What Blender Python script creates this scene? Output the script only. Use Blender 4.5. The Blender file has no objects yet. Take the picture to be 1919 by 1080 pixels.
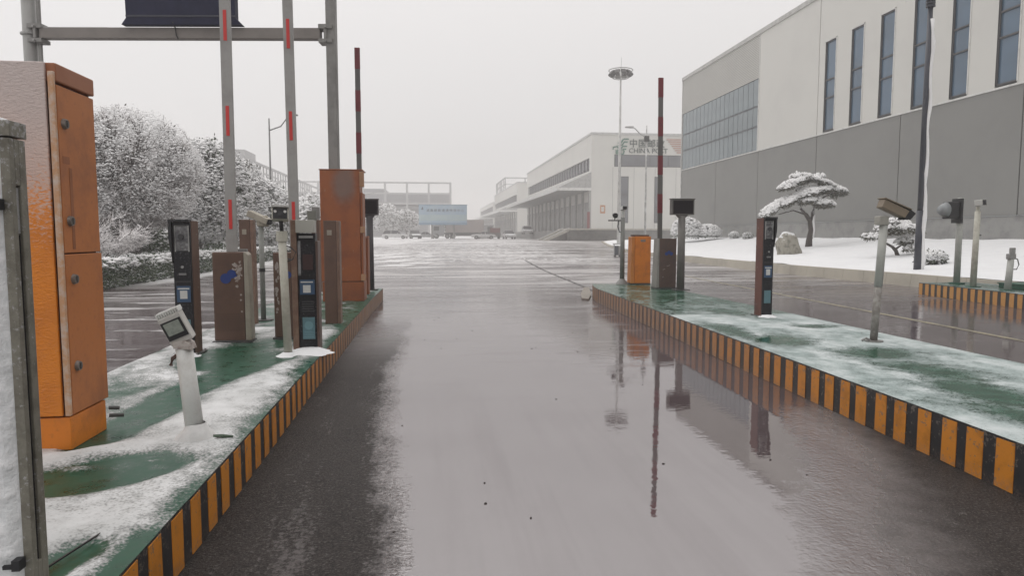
import bpy, math, random
import numpy as np
from mathutils import Vector, Matrix, noise as mn
random.seed(7); rng = np.random.default_rng(7)
sc = bpy.context.scene; COL = sc.collection
R = math.radians; PI = math.pi

# ------------------------------------------------------------------ camera
cd = bpy.data.cameras.new('camera'); cam = bpy.data.objects.new('camera', cd); COL.objects.link(cam)
cd.sensor_width = 36; cd.lens = 1250/1919*36; cd.clip_end = 3000; cd.clip_start = .05
cam.location = (0, 0, 1.5); cam.rotation_euler = (R(90-4.528), 0, R(-6.979)); sc.camera = cam

# ------------------------------------------------------------------ world (overcast)
W = bpy.data.worlds.new('World'); sc.world = W; W.use_nodes = True
nt = W.node_tree; nt.nodes.clear()
def wn(t, **k):
    n = nt.nodes.new(t)
    for a, b in k.items(): setattr(n, a, b)
    return n
sky = wn('ShaderNodeTexSky', sky_type='NISHITA', sun_disc=False, sun_elevation=R(58), sun_rotation=R(-35))
hs = wn('ShaderNodeHueSaturation'); hs.inputs['Saturation'].default_value = .12; nt.links.new(sky.outputs[0], hs.inputs['Color'])
b1 = wn('ShaderNodeBackground'); nt.links.new(hs.outputs[0], b1.inputs[0]); b1.inputs[1].default_value = .03
geo = wn('ShaderNodeTexCoord'); sp = wn('ShaderNodeSeparateXYZ'); nt.links.new(geo.outputs['Generated'], sp.inputs[0])
mr = wn('ShaderNodeMapRange'); nt.links.new(sp.outputs[2], mr.inputs[0])
mr.inputs[1].default_value = .12; mr.inputs[2].default_value = .95; mr.inputs[3].default_value = .485; mr.inputs[4].default_value = 1.05
b2 = wn('ShaderNodeBackground'); b2.inputs[0].default_value = (1.0, .962, .945, 1); nt.links.new(mr.outputs[0], b2.inputs[1])
ad = wn('ShaderNodeAddShader'); nt.links.new(b1.outputs[0], ad.inputs[0]); nt.links.new(b2.outputs[0], ad.inputs[1])
wo = wn('ShaderNodeOutputWorld'); nt.links.new(ad.outputs[0], wo.inputs[0])
sd = bpy.data.lights.new('sun', 'SUN'); so = bpy.data.objects.new('sun', sd); COL.objects.link(so)
sd.energy = .5; sd.angle = R(40); sd.color = (1, .97, .94)
so.rotation_euler = (R(32), 0, R(-145)); so.location = (0, 0, 60)
sc.view_settings.view_transform = 'Standard'; sc.view_settings.look = 'None'
sc.view_settings.exposure = .13; sc.view_settings.gamma = 1
sc.cycles.use_denoising = True; sc.cycles.volume_bounces = 1; sc.cycles.max_bounces = 7
sc.cycles.transparent_max_bounces = 8; sc.cycles.caustics_reflective = False; sc.cycles.caustics_refractive = False

# ------------------------------------------------------------------ node helper
class NB:
    def __init__(s, name):
        s.m = bpy.data.materials.new(name); s.m.use_nodes = True; s.t = s.m.node_tree; s.t.nodes.clear()
        s.out = s.n('ShaderNodeOutputMaterial'); s.p = s.n('ShaderNodeBsdfPrincipled')
        s.t.links.new(s.p.outputs[0], s.out.inputs[0]); s._c = {}
    def n(s, t, **k):
        n = s.t.nodes.new(t)
        for a, b in k.items(): setattr(n, a, b)
        return n
    def put(s, sock, v):
        if hasattr(v, 'is_linked') or hasattr(v, 'links'): s.t.links.new(v, sock)
        else:
            if isinstance(v, (tuple, list)) and len(v) == 3 and sock.type == 'RGBA': v = (*v, 1)
            sock.default_value = v
    def ma(s, op, a, b=0., c=None, clamp=False):
        n = s.n('ShaderNodeMath', operation=op, use_clamp=clamp); s.put(n.inputs[0], a); s.put(n.inputs[1], b)
        if c is not None: s.put(n.inputs[2], c)
        return n.outputs[0]
    def ss(s, x, a, b, lo=0., hi=1.):
        n = s.n('ShaderNodeMapRange', interpolation_type='SMOOTHSTEP')
        for i, v in enumerate((x, a, b, lo, hi)): s.put(n.inputs[i], v)
        return n.outputs[0]
    def mix(s, f, a, b):
        n = s.n('ShaderNodeMix', data_type='RGBA'); s.put(n.inputs[0], f); s.put(n.inputs[6], a); s.put(n.inputs[7], b)
        return n.outputs[2]
    def noise(s, scale, detail=3., vec=None, rough=.55, dist=0.):
        n = s.n('ShaderNodeTexNoise'); n.inputs['Scale'].default_value = scale; n.inputs['Detail'].default_value = detail
        n.inputs['Roughness'].default_value = rough; n.inputs['Distortion'].default_value = dist
        s.t.links.new(vec if vec is not None else s.pos(), n.inputs['Vector']); return n.outputs[0]
    def pos(s):
        if 'pos' not in s._c: s._c['pos'] = s.n('ShaderNodeTexCoord').outputs['Object']
        return s._c['pos']
    def xyz(s):
        if 'xyz' not in s._c:
            n = s.n('ShaderNodeSeparateXYZ'); s.t.links.new(s.pos(), n.inputs[0]); s._c['xyz'] = n.outputs
        return s._c['xyz']
    def nz(s):
        g = s.n('ShaderNodeNewGeometry'); n = s.n('ShaderNodeSeparateXYZ'); s.t.links.new(g.outputs['Normal'], n.inputs[0]); return n.outputs[2]
    def scaled(s, sx, sy, sz, rot=0):
        n = s.n('ShaderNodeMapping'); s.t.links.new(s.pos(), n.inputs[0])
        n.inputs['Rotation'].default_value = (0, 0, rot); n.inputs['Scale'].default_value = (sx, sy, sz); return n.outputs[0]
    def bump(s, h, strength=.3, dist=.01):
        n = s.n('ShaderNodeBump'); s.put(n.inputs['Strength'], strength); n.inputs['Distance'].default_value = dist
        s.t.links.new(h, n.inputs['Height']); s.t.links.new(n.outputs[0], s.p.inputs['Normal'])
    def set(s, **k):
        for a, b in k.items(): s.put(s.p.inputs[a.replace('_', ' ')], b)
        return s.m
_mc = {}
def M(name, col, rough=.55, dirt=None, amt=.5, scale=3., bump=0., bscale=60., metal=0., ior=1.5, frost=None, snow=None, fine=True, frostc=(.42, .42, .43)):
    """painted / plain surface with patchy dirt, fine grain, optional frost speckle and snow lying on upward faces"""
    if name in _mc: return _mc[name]
    b = NB(name)
    n1 = b.noise(scale, 5, rough=.65)
    d = dirt or tuple(c*.55 for c in col)
    c = b.mix(b.ma('MULTIPLY', b.ss(n1, .42, .68), amt), col, d)
    if fine:
        n2 = b.noise(scale*13, 3); c = b.mix(b.ma('MULTIPLY', b.ss(n2, .55, .75), amt*.5), c, d)
    if frost is not None:
        f = b.noise(55, 3, rough=.7); f2 = b.noise(2.2, 2)
        c = b.mix(b.ma('MULTIPLY', b.ss(b.ma('ADD', f, b.ma('MULTIPLY', f2, .6)), .88-frost, 1.02-frost*.5), .7), c, frostc)
    r = b.ma('ADD', rough-.1, b.ma('MULTIPLY', n1, .2))
    if snow is not None:
        n3 = b.noise(9, 3)
        m = b.ss(b.ma('ADD', b.nz(), b.ma('MULTIPLY', b.ma('SUBTRACT', n3, .5), .9)), snow-.12, snow+.12)
        c = b.mix(m, c, (.78, .79, .80)); r = b.ma('MAXIMUM', r, b.ma('MULTIPLY', m, .8))
    if bump: b.bump(b.noise(bscale, 3, rough=.6), bump, .006)
    b.set(Base_Color=c, Roughness=r, Metallic=metal, IOR=ior)
    _mc[name] = b.m; return b.m

# ------------------------------------------------------------------ mesh builder
class MB:
    def __init__(s): s.v = []; s.f = []; s.mi = []; s.cur = 0
    def add(s, vs, fs):
        o = len(s.v); s.v += [tuple(v) for v in vs]; s.f += [tuple(i+o for i in f) for f in fs]; s.mi += [s.cur]*len(fs); return s
    def box(s, x0, x1, y0, y1, z0, z1, M4=None):
        v = [(x, y, z) for z in (z0, z1) for y in (y0, y1) for x in (x0, x1)]
        if M4: v = [M4 @ Vector(p) for p in v]
        return s.add(v, [(0, 2, 3, 1), (4, 5, 7, 6), (0, 1, 5, 4), (2, 6, 7, 3), (0, 4, 6, 2), (1, 3, 7, 5)])
    def tube(s, pts, rad, n=10, caps=True):
        pts = [Vector(p) for p in pts]
        if not hasattr(rad, '__len__'): rad = [rad]*len(pts)
        vs = []; k = len(pts)
        for i, p in enumerate(pts):
            d = (pts[min(i+1, k-1)]-pts[max(i-1, 0)]).normalized()
            u = d.cross(Vector((0, 0, 1)) if abs(d.z) < .95 else Vector((1, 0, 0))).normalized(); w = d.cross(u)
            for j in range(n):
                a = 2*PI*(j+.5)/n; vs.append(p+(u*math.cos(a)+w*math.sin(a))*rad[i])
        fs = [(i*n+j, i*n+(j+1) % n, (i+1)*n+(j+1) % n, (i+1)*n+j) for i in range(k-1) for j in range(n)]
        if caps: fs += [tuple(range(n-1, -1, -1)), tuple((k-1)*n+j for j in range(n))]
        return s.add(vs, fs)
    def cyl(s, c, r, h, n=16, r2=None, axis='z'):
        d = {'x': (h, 0, 0), 'y': (0, h, 0), 'z': (0, 0, h)}[axis]
        return s.tube([c, Vector(c)+Vector(d)], [r, r if r2 is None else r2], n)
    def prism(s, poly, a, b, axis='x'):
        """poly of 2D points extruded a..b along axis"""
        f = {'x': lambda t, p: (t, p[0], p[1]), 'y': lambda t, p: (p[0], t, p[1]), 'z': lambda t, p: (p[0], p[1], t)}[axis]
        n = len(poly); vs = [f(a, p) for p in poly]+[f(b, p) for p in poly]
        return s.add(vs, [tuple(range(n-1, -1, -1)), tuple(range(n, 2*n))]+[(i, (i+1) % n, n+(i+1) % n, n+i) for i in range(n)])
    def lathe(s, prof, n=16, c=(0, 0, 0), wob=0.):
        w = [1+wob*math.sin(j*1.9+c[0]*9)+wob*.8*math.sin(j*4.3+1) for j in range(n)]
        vs = [(c[0]+r*w[j]*math.cos(2*PI*j/n), c[1]+r*w[j]*math.sin(2*PI*j/n), c[2]+z) for r, z in prof for j in range(n)]
        k = len(prof)
        return s.add(vs, [(i*n+j, i*n+(j+1) % n, (i+1)*n+(j+1) % n, (i+1)*n+j) for i in range(k-1) for j in range(n)])
    def xf(s, m, start=0):
        s.v = s.v[:start]+[tuple(m @ Vector(p)) for p in s.v[start:]]; return s
    def mesh(s, name, mats):
        me = bpy.data.meshes.new(name); me.from_pydata(s.v, [], s.f)
        for m in (mats if isinstance(mats, (list, tuple)) else [mats]): me.materials.append(m)
        if any(s.mi): me.polygons.foreach_set('material_index', s.mi)
        import bmesh
        if len(s.f) < 20000:
            bm = bmesh.new(); bm.from_mesh(me); bmesh.ops.recalc_face_normals(bm, faces=bm.faces); bm.to_mesh(me); bm.free()
        return me
def link(name, me, parent=None, loc=None, smooth=False, bevel=0, rot=None):
    o = bpy.data.objects.new(name, me); COL.objects.link(o)
    if parent: o.parent = parent
    if loc: o.location = loc
    if rot: o.rotation_euler = rot
    if smooth: me.shade_smooth()
    if bevel:
        b = o.modifiers.new('bevel', 'BEVEL'); b.width = bevel; b.segments = 2; b.limit_method = 'ANGLE'; b.harden_normals = False
    return o
def P(name, mb, mat, parent, smooth=False, bevel=0, label=None, **k):
    o = link(name, mb.mesh(name, mat), parent, smooth=smooth, bevel=bevel, **k)
    if label: o['label'] = label
    return o
def tag(o, label=None, cat=None, group=None, kind=None):
    if label: o['label'] = label
    if cat: o['category'] = cat
    if group: o['group'] = group
    if kind: o['kind'] = kind
    return o
def thing(name, label, cat, loc=(0, 0, 0), rotz=0, group=None):
    o = bpy.data.objects.new(name, None); COL.objects.link(o); o.empty_display_size = .2
    o.location = loc; o.rotation_euler = (0, 0, rotz); return tag(o, label, cat, group)
def dup(root, loc, rotz=0, label=None, scale=None):
    r = root.copy(); COL.objects.link(r); r.location = loc; r.rotation_euler = (0, 0, rotz)
    if label: r['label'] = label
    if scale: r.scale = scale
    for ch in list(root.children):
        c = ch.copy(); COL.objects.link(c); c.parent = r
        for g in list(ch.children):
            d = g.copy(); COL.objects.link(d); d.parent = c
    return r
def npmesh(name, V, F, mats, mi=None, smooth=False):
    """fast mesh from numpy verts (N,3) and quads/tris (M,k)"""
    me = bpy.data.meshes.new(name); k = F.shape[1]
    me.vertices.add(len(V)); me.vertices.foreach_set('co', np.asarray(V, np.float32).ravel())
    me.loops.add(F.size); me.loops.foreach_set('vertex_index', F.astype(np.int32).ravel())
    me.polygons.add(len(F)); me.polygons.foreach_set('loop_start', np.arange(0, F.size, k, dtype=np.int32))
    try: me.polygons.foreach_set('loop_total', np.full(len(F), k, np.int32))
    except Exception: pass
    for m in (mats if isinstance(mats, (list, tuple)) else [mats]): me.materials.append(m)
    if mi is not None: me.polygons.foreach_set('material_index', mi.astype(np.int32))
    me.polygons.foreach_set('use_smooth', np.full(len(F), smooth, bool))
    me.update(calc_edges=True); return me
def text(s, size, mat, parent, loc, rot, depth=.01, name='lettering', align='LEFT'):
    c = bpy.data.curves.new('lettering', 'FONT'); c.body = s; c.size = size; c.extrude = depth; c.align_x = align
    c.resolution_u = 2
    o = bpy.data.objects.new('lettering_tmp', c); COL.objects.link(o); bpy.context.view_layer.update()
    me = bpy.data.meshes.new_from_object(o); bpy.data.objects.remove(o); me.materials.clear(); me.materials.append(mat)
    return link(name, me, parent, loc=loc, rot=rot)
def sstep(a, b, x):
    t = np.clip((x-a)/(b-a), 0, 1); return t*t*(3-2*t)
def gz(y): return .8*float(sstep(25, 100, np.array(float(y))))

# ------------------------------------------------------------------ materials
orange = M('orange_paint', (.72, .215, .014), .5, (.30, .085, .025), .5, 2.5, bump=.05)
orange_shaded = M('orange_paint_shaded', (.47, .16, .040), .55, (.24, .085, .038), .6, 2.2, bump=.05)  # orange paint darkened for the cabinet side; shade is put into the colour
orange_old = M('orange_paint_old', (.27, .075, .018), .5, (.12, .036, .018), .6, 2.)
def faded_orange():
    b = NB('orange_old_front'); x, y, z = b.xyz(); n = b.noise(3, 4); n2 = b.noise(26, 3, b.scaled(1, 1, .35))
    c = b.mix(b.ss(n, .4, .7), (.29, .080, .018), (.20, .056, .018))
    dx = b.ma('MULTIPLY', b.ma('SUBTRACT', x, .42), 3.6); dz = b.ma('MULTIPLY', b.ma('SUBTRACT', z, 2.12), 2.2)
    d = b.ma('ADD', b.ma('ADD', b.ma('MULTIPLY', dx, dx), b.ma('MULTIPLY', dz, dz)), b.ma('MULTIPLY', b.ma('SUBTRACT', n, .5), 1.6))
    c = b.mix(b.ss(d, .9, .1, 0., .7), c, (.15, .125, .115)); c = b.mix(b.ma('MULTIPLY', b.ss(n2, .66, .74), .4), c, (.34, .22, .15))
    return b.set(Base_Color=c, Roughness=.5)
faded = faded_orange()
brown = M('brown_paint', (.125, .070, .048), .55, (.08, .045, .035), .6, 4., bump=.05)
brown_wet = M('brown_paint_wet', (.10, .06, .048), .45, (.06, .04, .035), .6, 4.)
beige = M('beige_metal', (.36, .33, .27), .5, (.2, .17, .13), .5, 5)
white_paint = M('white_paint', (.66, .67, .65), .45, (.42, .40, .36), .5, 5., bump=.05)
cream = M('cream_paint', (.50, .49, .42), .5, (.3, .27, .22), .6, 6)
grey_metal = M('grey_metal', (.23, .225, .215), .5, (.12, .115, .11), .5, 3)
dark_metal = M('dark_metal', (.06, .06, .06), .5, (.12, .11, .1), .5, 6)
steel = M('steel', (.30, .30, .29), .45, (.16, .15, .14), .6, 9, metal=.3, frost=.08)
alu = M('grey_arm', (.34, .335, .325), .45, (.22, .21, .2), .5, 2.5)
black = M('black_plastic', (.010, .010, .013), .5, (.03, .03, .03), .5, 8)
black_frost = M('black_panel_frosted', (.010, .010, .013), .4, (.022, .022, .026), .5, 8, frost=.03, frostc=(.13, .13, .14), ior=1.35)
red = M('red_reflector', (.62, .035, .03), .4, (.4, .03, .03), .3, 6, fine=False)
darkred = M('dark_red_film', (.16, .012, .02), .45, (.08, .01, .015), .5, 6)
glass_dark = M('dark_glass', (.02, .02, .025), .12, (.03, .03, .03), .3, 4, fine=False)
snowm = M('snow', (.84, .85, .86), .85, (.74, .75, .77), .4, 1.4, bump=.5, bscale=22)
blue = M('blue_print', (.02, .05, .22), .45, (.015, .04, .15), .4, 10)
blue_sticker = M('blue_sticker', (.03, .075, .15), .4, (.03, .06, .13), .4, 10)
teal_sticker = M('teal_sticker', (.10, .20, .23), .4, (.07, .13, .15), .4, 20)
white_print = M('white_print', (.6, .6, .58), .5)
chip = M('bare_patch', (.40, .36, .33), .6, (.2, .13, .1), .7, 18)
concrete = M('concrete', (.26, .26, .25), .75, (.15, .15, .15), .6, 1.1, bump=.3, bscale=20)
clad_light = M('light_cladding', (.60, .595, .56), .55, (.54, .535, .51), .5, .25, fine=False)
clad_dark = M('grey_cladding', (.205, .205, .195), .5, (.17, .17, .163), .5, .3, fine=False)
trim = M('white_trim', (.66, .66, .64), .5)
bark = M('bark', (.06, .048, .042), .85, (.035, .03, .028), .6, 14, snow=.55)
green_paint = M('green_paint', (.02, .10, .065), .35, (.015, .06, .045), .5, 4)
tyre = M('tyre_rubber', (.02, .02, .02), .8)

def glass_mat(name, col, rough=.08, ior=1.7):
    b = NB(name); c = b.mix(b.ss(b.noise(.35, 2), .35, .65), col, tuple(x*.75 for x in col))
    return b.set(Base_Color=c, Roughness=rough, IOR=ior)
glassA = glass_mat('window_glass', (.06, .12, .19)); glassB = glass_mat('curtain_glass', (.20, .245, .265), .15, 1.6)
glassC = glass_mat('far_glass', (.13, .135, .15), .2, 1.5)

# frost-crusted orange front of the near cabinet
b = NB('orange_paint_frosted')
z = b.xyz()[2]; cr = b.noise(38, 4, b.scaled(1, 1, 2.0), rough=.6, dist=.6)
base = b.mix(b.ss(b.noise(3, 3), .4, .7), (.78, .24, .012), (.64, .19, .014))
cov = b.ss(b.ma('ADD', cr, b.ss(z, .9, 2.1, -.10, .5)), .50, .74)
cc = b.mix(b.ma('MULTIPLY', cov, b.ss(z, .6, 2.2, .35, .92)), base, (.60, .55, .54))
b.bump(cr, .8, .012); orange_frost = b.set(Base_Color=cc, Roughness=.4)
# blown snow crust on the near display box
b = NB('snow_crust'); n_ = b.noise(16, 5, rough=.62)
b.bump(n_, .9, .02); snow_crust = b.set(Base_Color=b.mix(b.ss(n_, .35, .7), (.66, .68, .69), (.80, .81, .82)), Roughness=.8)
# foliage with snow on whatever faces up
def leaf_mat(name, c1, c2, thr=.45):
    b = NB(name); c = b.mix(b.ss(b.noise(6, 2), .35, .65), c1, c2)
    g = b.ma('ABSOLUTE', b.nz()); c = b.mix(b.ss(b.ma('ADD', g, b.ma('MULTIPLY', b.noise(14, 2), .5)), thr+.1, thr+.34), c, (.78, .785, .79))
    return b.set(Base_Color=c, Roughness=.6)
leaf = leaf_mat('evergreen_leaves', (.035, .055, .030), (.05, .065, .035)); hedge_leaf = leaf_mat('hedge_leaves', (.035, .075, .035), (.08, .11, .05), .72)
dry_leaf = leaf_mat('dull_leaves', (.10, .085, .07), (.07, .075, .055), .35)
pine_needle = leaf_mat('pine_needles', (.035, .05, .028), (.09, .075, .05), .8)
def twig_mat(name, c1, c2):
    b = NB(name); c = b.mix(b.ss(b.noise(1.5, 2), .35, .65), c1, c2)
    c = b.mix(b.ss(b.ma('ADD', b.nz(), b.ma('MULTIPLY', b.ma('SUBTRACT', b.noise(9, 3), .5), 2.6)), -.15, .2), c, (.88, .86, .86))
    return b.set(Base_Color=c, Roughness=.8)
twig = twig_mat('snowy_twigs', (.075, .058, .05), (.05, .042, .04))
blobm = M('snow_clump', (.88, .88, .88), .85, (.76, .77, .78), .4, 3, fine=False)

# wet road
b = NB('wet_road'); X, Y, Z_ = b.xyz()
nL = b.noise(.9, 4); nF = b.noise(34, 3, rough=.7); nM = b.noise(6.5, 4, rough=.65)
wob = b.ma('ADD', b.ma('MULTIPLY', b.ma('SUBTRACT', nL, .5), .55), b.ma('ADD', b.ma('MULTIPLY', b.ma('SUBTRACT', nM, .5), .42), b.ma('MULTIPLY', b.ma('SUBTRACT', nF, .5), .30)))
xw = b.ma('ADD', X, wob)
xl_ = b.ma('SUBTRACT', b.ma('ADD', X, b.ma('ADD', b.ma('MULTIPLY', b.ma('SUBTRACT', nL, .5), .28), b.ma('ADD', b.ma('MULTIPLY', b.ma('SUBTRACT', nM, .5), .16), b.ma('MULTIPLY', b.ma('SUBTRACT', nF, .5), .34)))), b.ss(Y, 6.5, 3.0, 0., .20))
lst = b.noise(1.0, 5, b.scaled(3.4, .55, 1), rough=.7); xl_ = b.ma('ADD', xl_, b.ma('MULTIPLY', b.ma('SUBTRACT', lst, .5), .35))
wl = b.ma('MAXIMUM', b.ss(xl_, -.54, -.32), b.ma('MULTIPLY', b.ss(b.ma('ADD', lst, b.ma('MULTIPLY', b.ma('SUBTRACT', nF, .5), .5)), .55, .70), .26))
wr = b.ss(b.ma('SUBTRACT', b.ma('ADD', 1.95, b.ma('MULTIPLY', b.ma('SUBTRACT', Y, 2.9), .52)), xw), -.75, .25)
near = b.ss(Y, 7.0, 13.0, 1., 0.)
inlane = b.ma('MULTIPLY', b.ma('GREATER_THAN', X, -1.2), b.ma('LESS_THAN', X, 4.2))
wet = b.ma('SUBTRACT', 1., b.ma('MULTIPLY', b.ma('MULTIPLY', near, inlane), b.ma('SUBTRACT', 1., b.ma('MULTIPLY', wl, wr))))
stre = b.noise(1.0, 5, b.scaled(.22, .9, 1), rough=.62)              # long cross-wise pools further off
wet2 = b.ma('MULTIPLY', wet, b.ss(b.ma('ADD', stre, b.ss(Y, 6., 16., .4, 0.)), .38, .56, .62, 1.))
asph = b.mix(b.ss(nF, .3, .75), (.018, .014, .013), (.055, .047, .044)); grit = b.noise(75, 3, rough=.85); asph = b.mix(b.ma('MULTIPLY', b.ss(grit, .52, .66), .8), asph, (.16, .15, .14)); asph = b.mix(b.ss(grit, .46, .36), asph, (.006, .005, .005)); crk = b.noise(2.2, 5, b.scaled(1, .45, 1), rough=.75); asph = b.mix(b.ss(b.ma('ABSOLUTE', b.ma('SUBTRACT', crk, .5)), .012, .0, 0, .8), asph, (.012, .010, .010)); asph = b.mix(b.ss(crk, .60, .72, 0, .6), asph, (.11, .105, .10))
asph = b.mix(b.ma('MULTIPLY', b.ss(nL, .45, .7), .5), asph, (.05, .044, .042))
wcol = b.mix(b.ss(nL, .3, .7), (.080, .057, .060), (.105, .082, .085))
col = b.mix(wet2, asph, wcol)
# slush lumps in the drier strip
lump = b.ss(b.ma('ADD', b.noise(15, 4, rough=.75, dist=.5), b.ma('MULTIPLY', b.noise(1.3, 2), .35)), .84, .92)
col = b.mix(b.ma('MULTIPLY', b.ma('MULTIPLY', lump, b.ma('SUBTRACT', 1., wet)), .55), col, (.35, .34, .33))
# slush film further along the yard, smeared by tyres
sl = b.noise(1.0, 6, b.scaled(.12, .45, 1, R(12)), rough=.66, dist=1.2)
slm = b.ma('MULTIPLY', b.ss(sl, .44, .60), b.ss(Y, 11, 26))
col = b.mix(b.ma('MULTIPLY', slm, .75), col, (.46, .44, .43))
def band(rot, sc_, dist, th):
    w = b.n('ShaderNodeTexWave', wave_type='BANDS', bands_direction='X'); w.inputs['Scale'].default_value = sc_
    w.inputs['Distortion'].default_value = dist; w.inputs['Detail'].default_value = 2.; w.inputs['Detail Scale'].default_value = .6
    b.t.links.new(b.scaled(1, 1, 1, rot), w.inputs['Vector']); return b.ss(w.outputs[1], th, th+.25)
trk = b.ma('MULTIPLY', band(R(20), .16, 2.5, .16), band(R(75), .13, 3., .14))
trk = b.ma('MULTIPLY', trk, band(R(48), .09, 3., .10))
ch = b.noise(1.0, 6, b.scaled(.75, .26, 1, R(-25)), rough=.68, dist=3.0); chm = b.ma('MULTIPLY', b.ss(ch, .47, .56), b.ma('MULTIPLY', b.ss(Y, 30, 38), b.ss(X, 14, 8)))
za = b.ma('MULTIPLY', b.ss(b.ma('ADD', X, b.ma('MULTIPLY', nL, 2.)), 2.2, .2), b.ma('MULTIPLY', b.ss(Y, 28, 34), b.ss(Y, 54, 49)))
zb = b.ma('MULTIPLY', b.ss(b.ma('SUBTRACT', X, b.ma('MULTIPLY', b.ma('SUBTRACT', Y, 70), .12)), -2., -4.), b.ss(Y, 62, 76))
zl = b.ma('MULTIPLY', b.ss(b.ma('ADD', X, nL), -7.2, -8.0), b.ss(Y, 19, 24))
zs = b.ma('MAXIMUM', b.ma('MAXIMUM', b.ma('MAXIMUM', b.ma('MULTIPLY', chm, .45), b.ma('MULTIPLY', za, trk)), b.ma('MULTIPLY', zb, b.ss(trk, 0, 1, .55, 1))), zl)
ll = b.ma('MULTIPLY', b.ma('MULTIPLY', b.ss(X, -2.9, -3.4), b.ss(b.noise(1.0, 5, b.scaled(.35, 1.7, 1), rough=.7), .55, .62)), b.ss(Y, 7, 9))
zs = b.ma('MAXIMUM', zs, b.ma('MULTIPLY', ll, .45))
zf = b.ma('MULTIPLY', b.ss(Y, 55, 75), b.ss(b.noise(1.0, 5, b.scaled(.10, .30, 1)), .50, .60)); zs = b.ma('MAXIMUM', zs, b.ma('MULTIPLY', zf, .75))
col = b.mix(zs, col, (.76, .76, .76))
sm = b.ma('MAXIMUM', zs, b.ma('MULTIPLY', slm, .6))
far_r = b.ma('ADD', b.ma('ADD', .02, b.ma('MULTIPLY', b.ss(nM, .5, .8), .05)), b.ma('MULTIPLY', b.ss(Y, 9, 20), b.ss(stre, .38, .60, .26, .06)))
crs = b.noise(1.0, 5, b.scaled(.55, 2.6, 1), rough=.68); far_r = b.ma('ADD', far_r, b.ma('MULTIPLY', b.ss(crs, .46, .62), b.ss(Y, 4.0, 8.5, .0, .16)))
len_ = b.noise(1.0, 4, b.scaled(2.6, .16, 1), rough=.6)
rg = b.n('ShaderNodeMix'); b.put(rg.inputs[0], wet2); b.put(rg.inputs[2], .50); b.put(rg.inputs[3], far_r)
rg = b.ma('MAXIMUM', rg.outputs[0], b.ma('MULTIPLY', sm, .75))
io = b.n('ShaderNodeMix'); b.put(io.inputs[0], wet2); b.put(io.inputs[2], 1.32); b.put(io.inputs[3], 3.7)
dry = b.ma('SUBTRACT', 1., wet)
rip = b.ma('ADD', b.noise(5.0, 3, b.scaled(1, 2.2, 1)), b.ma('MULTIPLY', b.noise(17, 2), .3))
hgt = b.ma('ADD', b.ma('MULTIPLY', b.ma('ADD', b.ma('ADD', nF, b.ma('MULTIPLY', grit, 1.6)), b.ma('MULTIPLY', lump, .8)), b.ma('ADD', b.ma('MULTIPLY', dry, 1.), b.ma('MULTIPLY', sm, .5))), b.ma('MULTIPLY', rip, b.ss(Y, 6, 16, .05, .4)))
b.bump(hgt, .9, .012)
wet_road = b.set(Base_Color=col, Roughness=rg, IOR=b.ma('SUBTRACT', io.outputs[0], b.ma('ADD', b.ma('MULTIPLY', sm, .7), b.ma('MULTIPLY', wet2, b.ma('ADD', b.ss(len_, .42, .66, 0., .55), b.ma('MULTIPLY', b.ss(crs, .48, .66), b.ss(Y, 4., 9., 0., .7)))))))

# island top: green paint, wet, under patchy snow (attribute 'snow' carries where it lies)
def island_mat(name, slush, clean, wetr):
    b = NB(name); a = b.n('ShaderNodeAttribute', attribute_name='snow').outputs['Fac']
    n1 = b.noise(7, 5, rough=.7); n2 = b.noise(75, 2); n3 = b.noise(2.2, 4, b.scaled(1, .6, 1), rough=.6)
    t = b.ma('ADD', a, b.ma('ADD', b.ma('MULTIPLY', b.ma('SUBTRACT', n1, .5), .75), b.ma('ADD', b.ma('MULTIPLY', b.ma('SUBTRACT', n2, .5), .75), b.ma('MULTIPLY', b.ma('SUBTRACT', n3, .5), .7))))
    m = b.ss(t, .26, .82)
    g = b.mix(b.ss(n1, .3, .7), (.006, .050, .026), (.014, .085, .048))
    wsl = tuple(k*.62 for k in slush); c = b.mix(b.ss(m, 0., .55), g, b.mix(b.ss(m, .45, 1.), wsl, b.mix(b.ss(b.ma('ADD', n3, b.ma('MULTIPLY', n1, .5)), .55, 1.0), slush, clean)))
    r = b.ma('ADD', b.ss(n1, .3, .6, wetr, wetr+.22), b.ma('MULTIPLY', m, .6))
    b.bump(b.ma('ADD', n2, n1), b.ma('MULTIPLY', m, .5), .006)
    return b.set(Base_Color=c, Roughness=r, IOR=1.45)
isl_left = island_mat('island_top_snowy', (.48, .49, .485), (.70, .71, .715), .20)
isl_right = island_mat('island_top_slushy', (.30, .37, .36), (.56, .60, .60), .05)

# ------------------------------------------------------------------ ground, road
ys = sorted(set([-40, -12]+list(range(-10, 26, 5))+list(range(25, 104, 3))+[110, 130, 160, 200, 260, 330, 400]))
def sheet(name, x0, x1, ylist, dz, mat, nx=2):
    mb = MB(); xs = np.linspace(x0, x1, nx)
    for y in ylist: mb.v += [(x, y, gz(y)+dz) for x in xs]
    mb.f = [(i*nx+j, i*nx+j+1, (i+1)*nx+j+1, (i+1)*nx+j) for i in range(len(ylist)-1) for j in range(nx-1)]; mb.mi = [0]*len(mb.f)
    me = mb.mesh(name, mat)
    if me.polygons[0].normal.z < 0: me.flip_normals()
    return tag(link(name, me), kind='structure')
sheet('ground', -390, 390, ys, -.02, snowm, 3)
sheet('road', -9.1, 26, [y for y in ys if -40 <= y <= 160], 0, wet_road, 3)
mb = MB(); jp = [(4.35, 17.0), (4.55, 22), (4.8, 28), (5.4, 38)]
for (xa, ya), (xb, yb) in zip(jp, jp[1:]): mb.add([(xa-.05, ya, gz(ya)+.004), (xa+.05, ya, gz(ya)+.004), (xb+.05, yb, gz(yb)+.004), (xb-.05, yb, gz(yb)+.004)], [(0, 1, 2, 3)])
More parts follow.
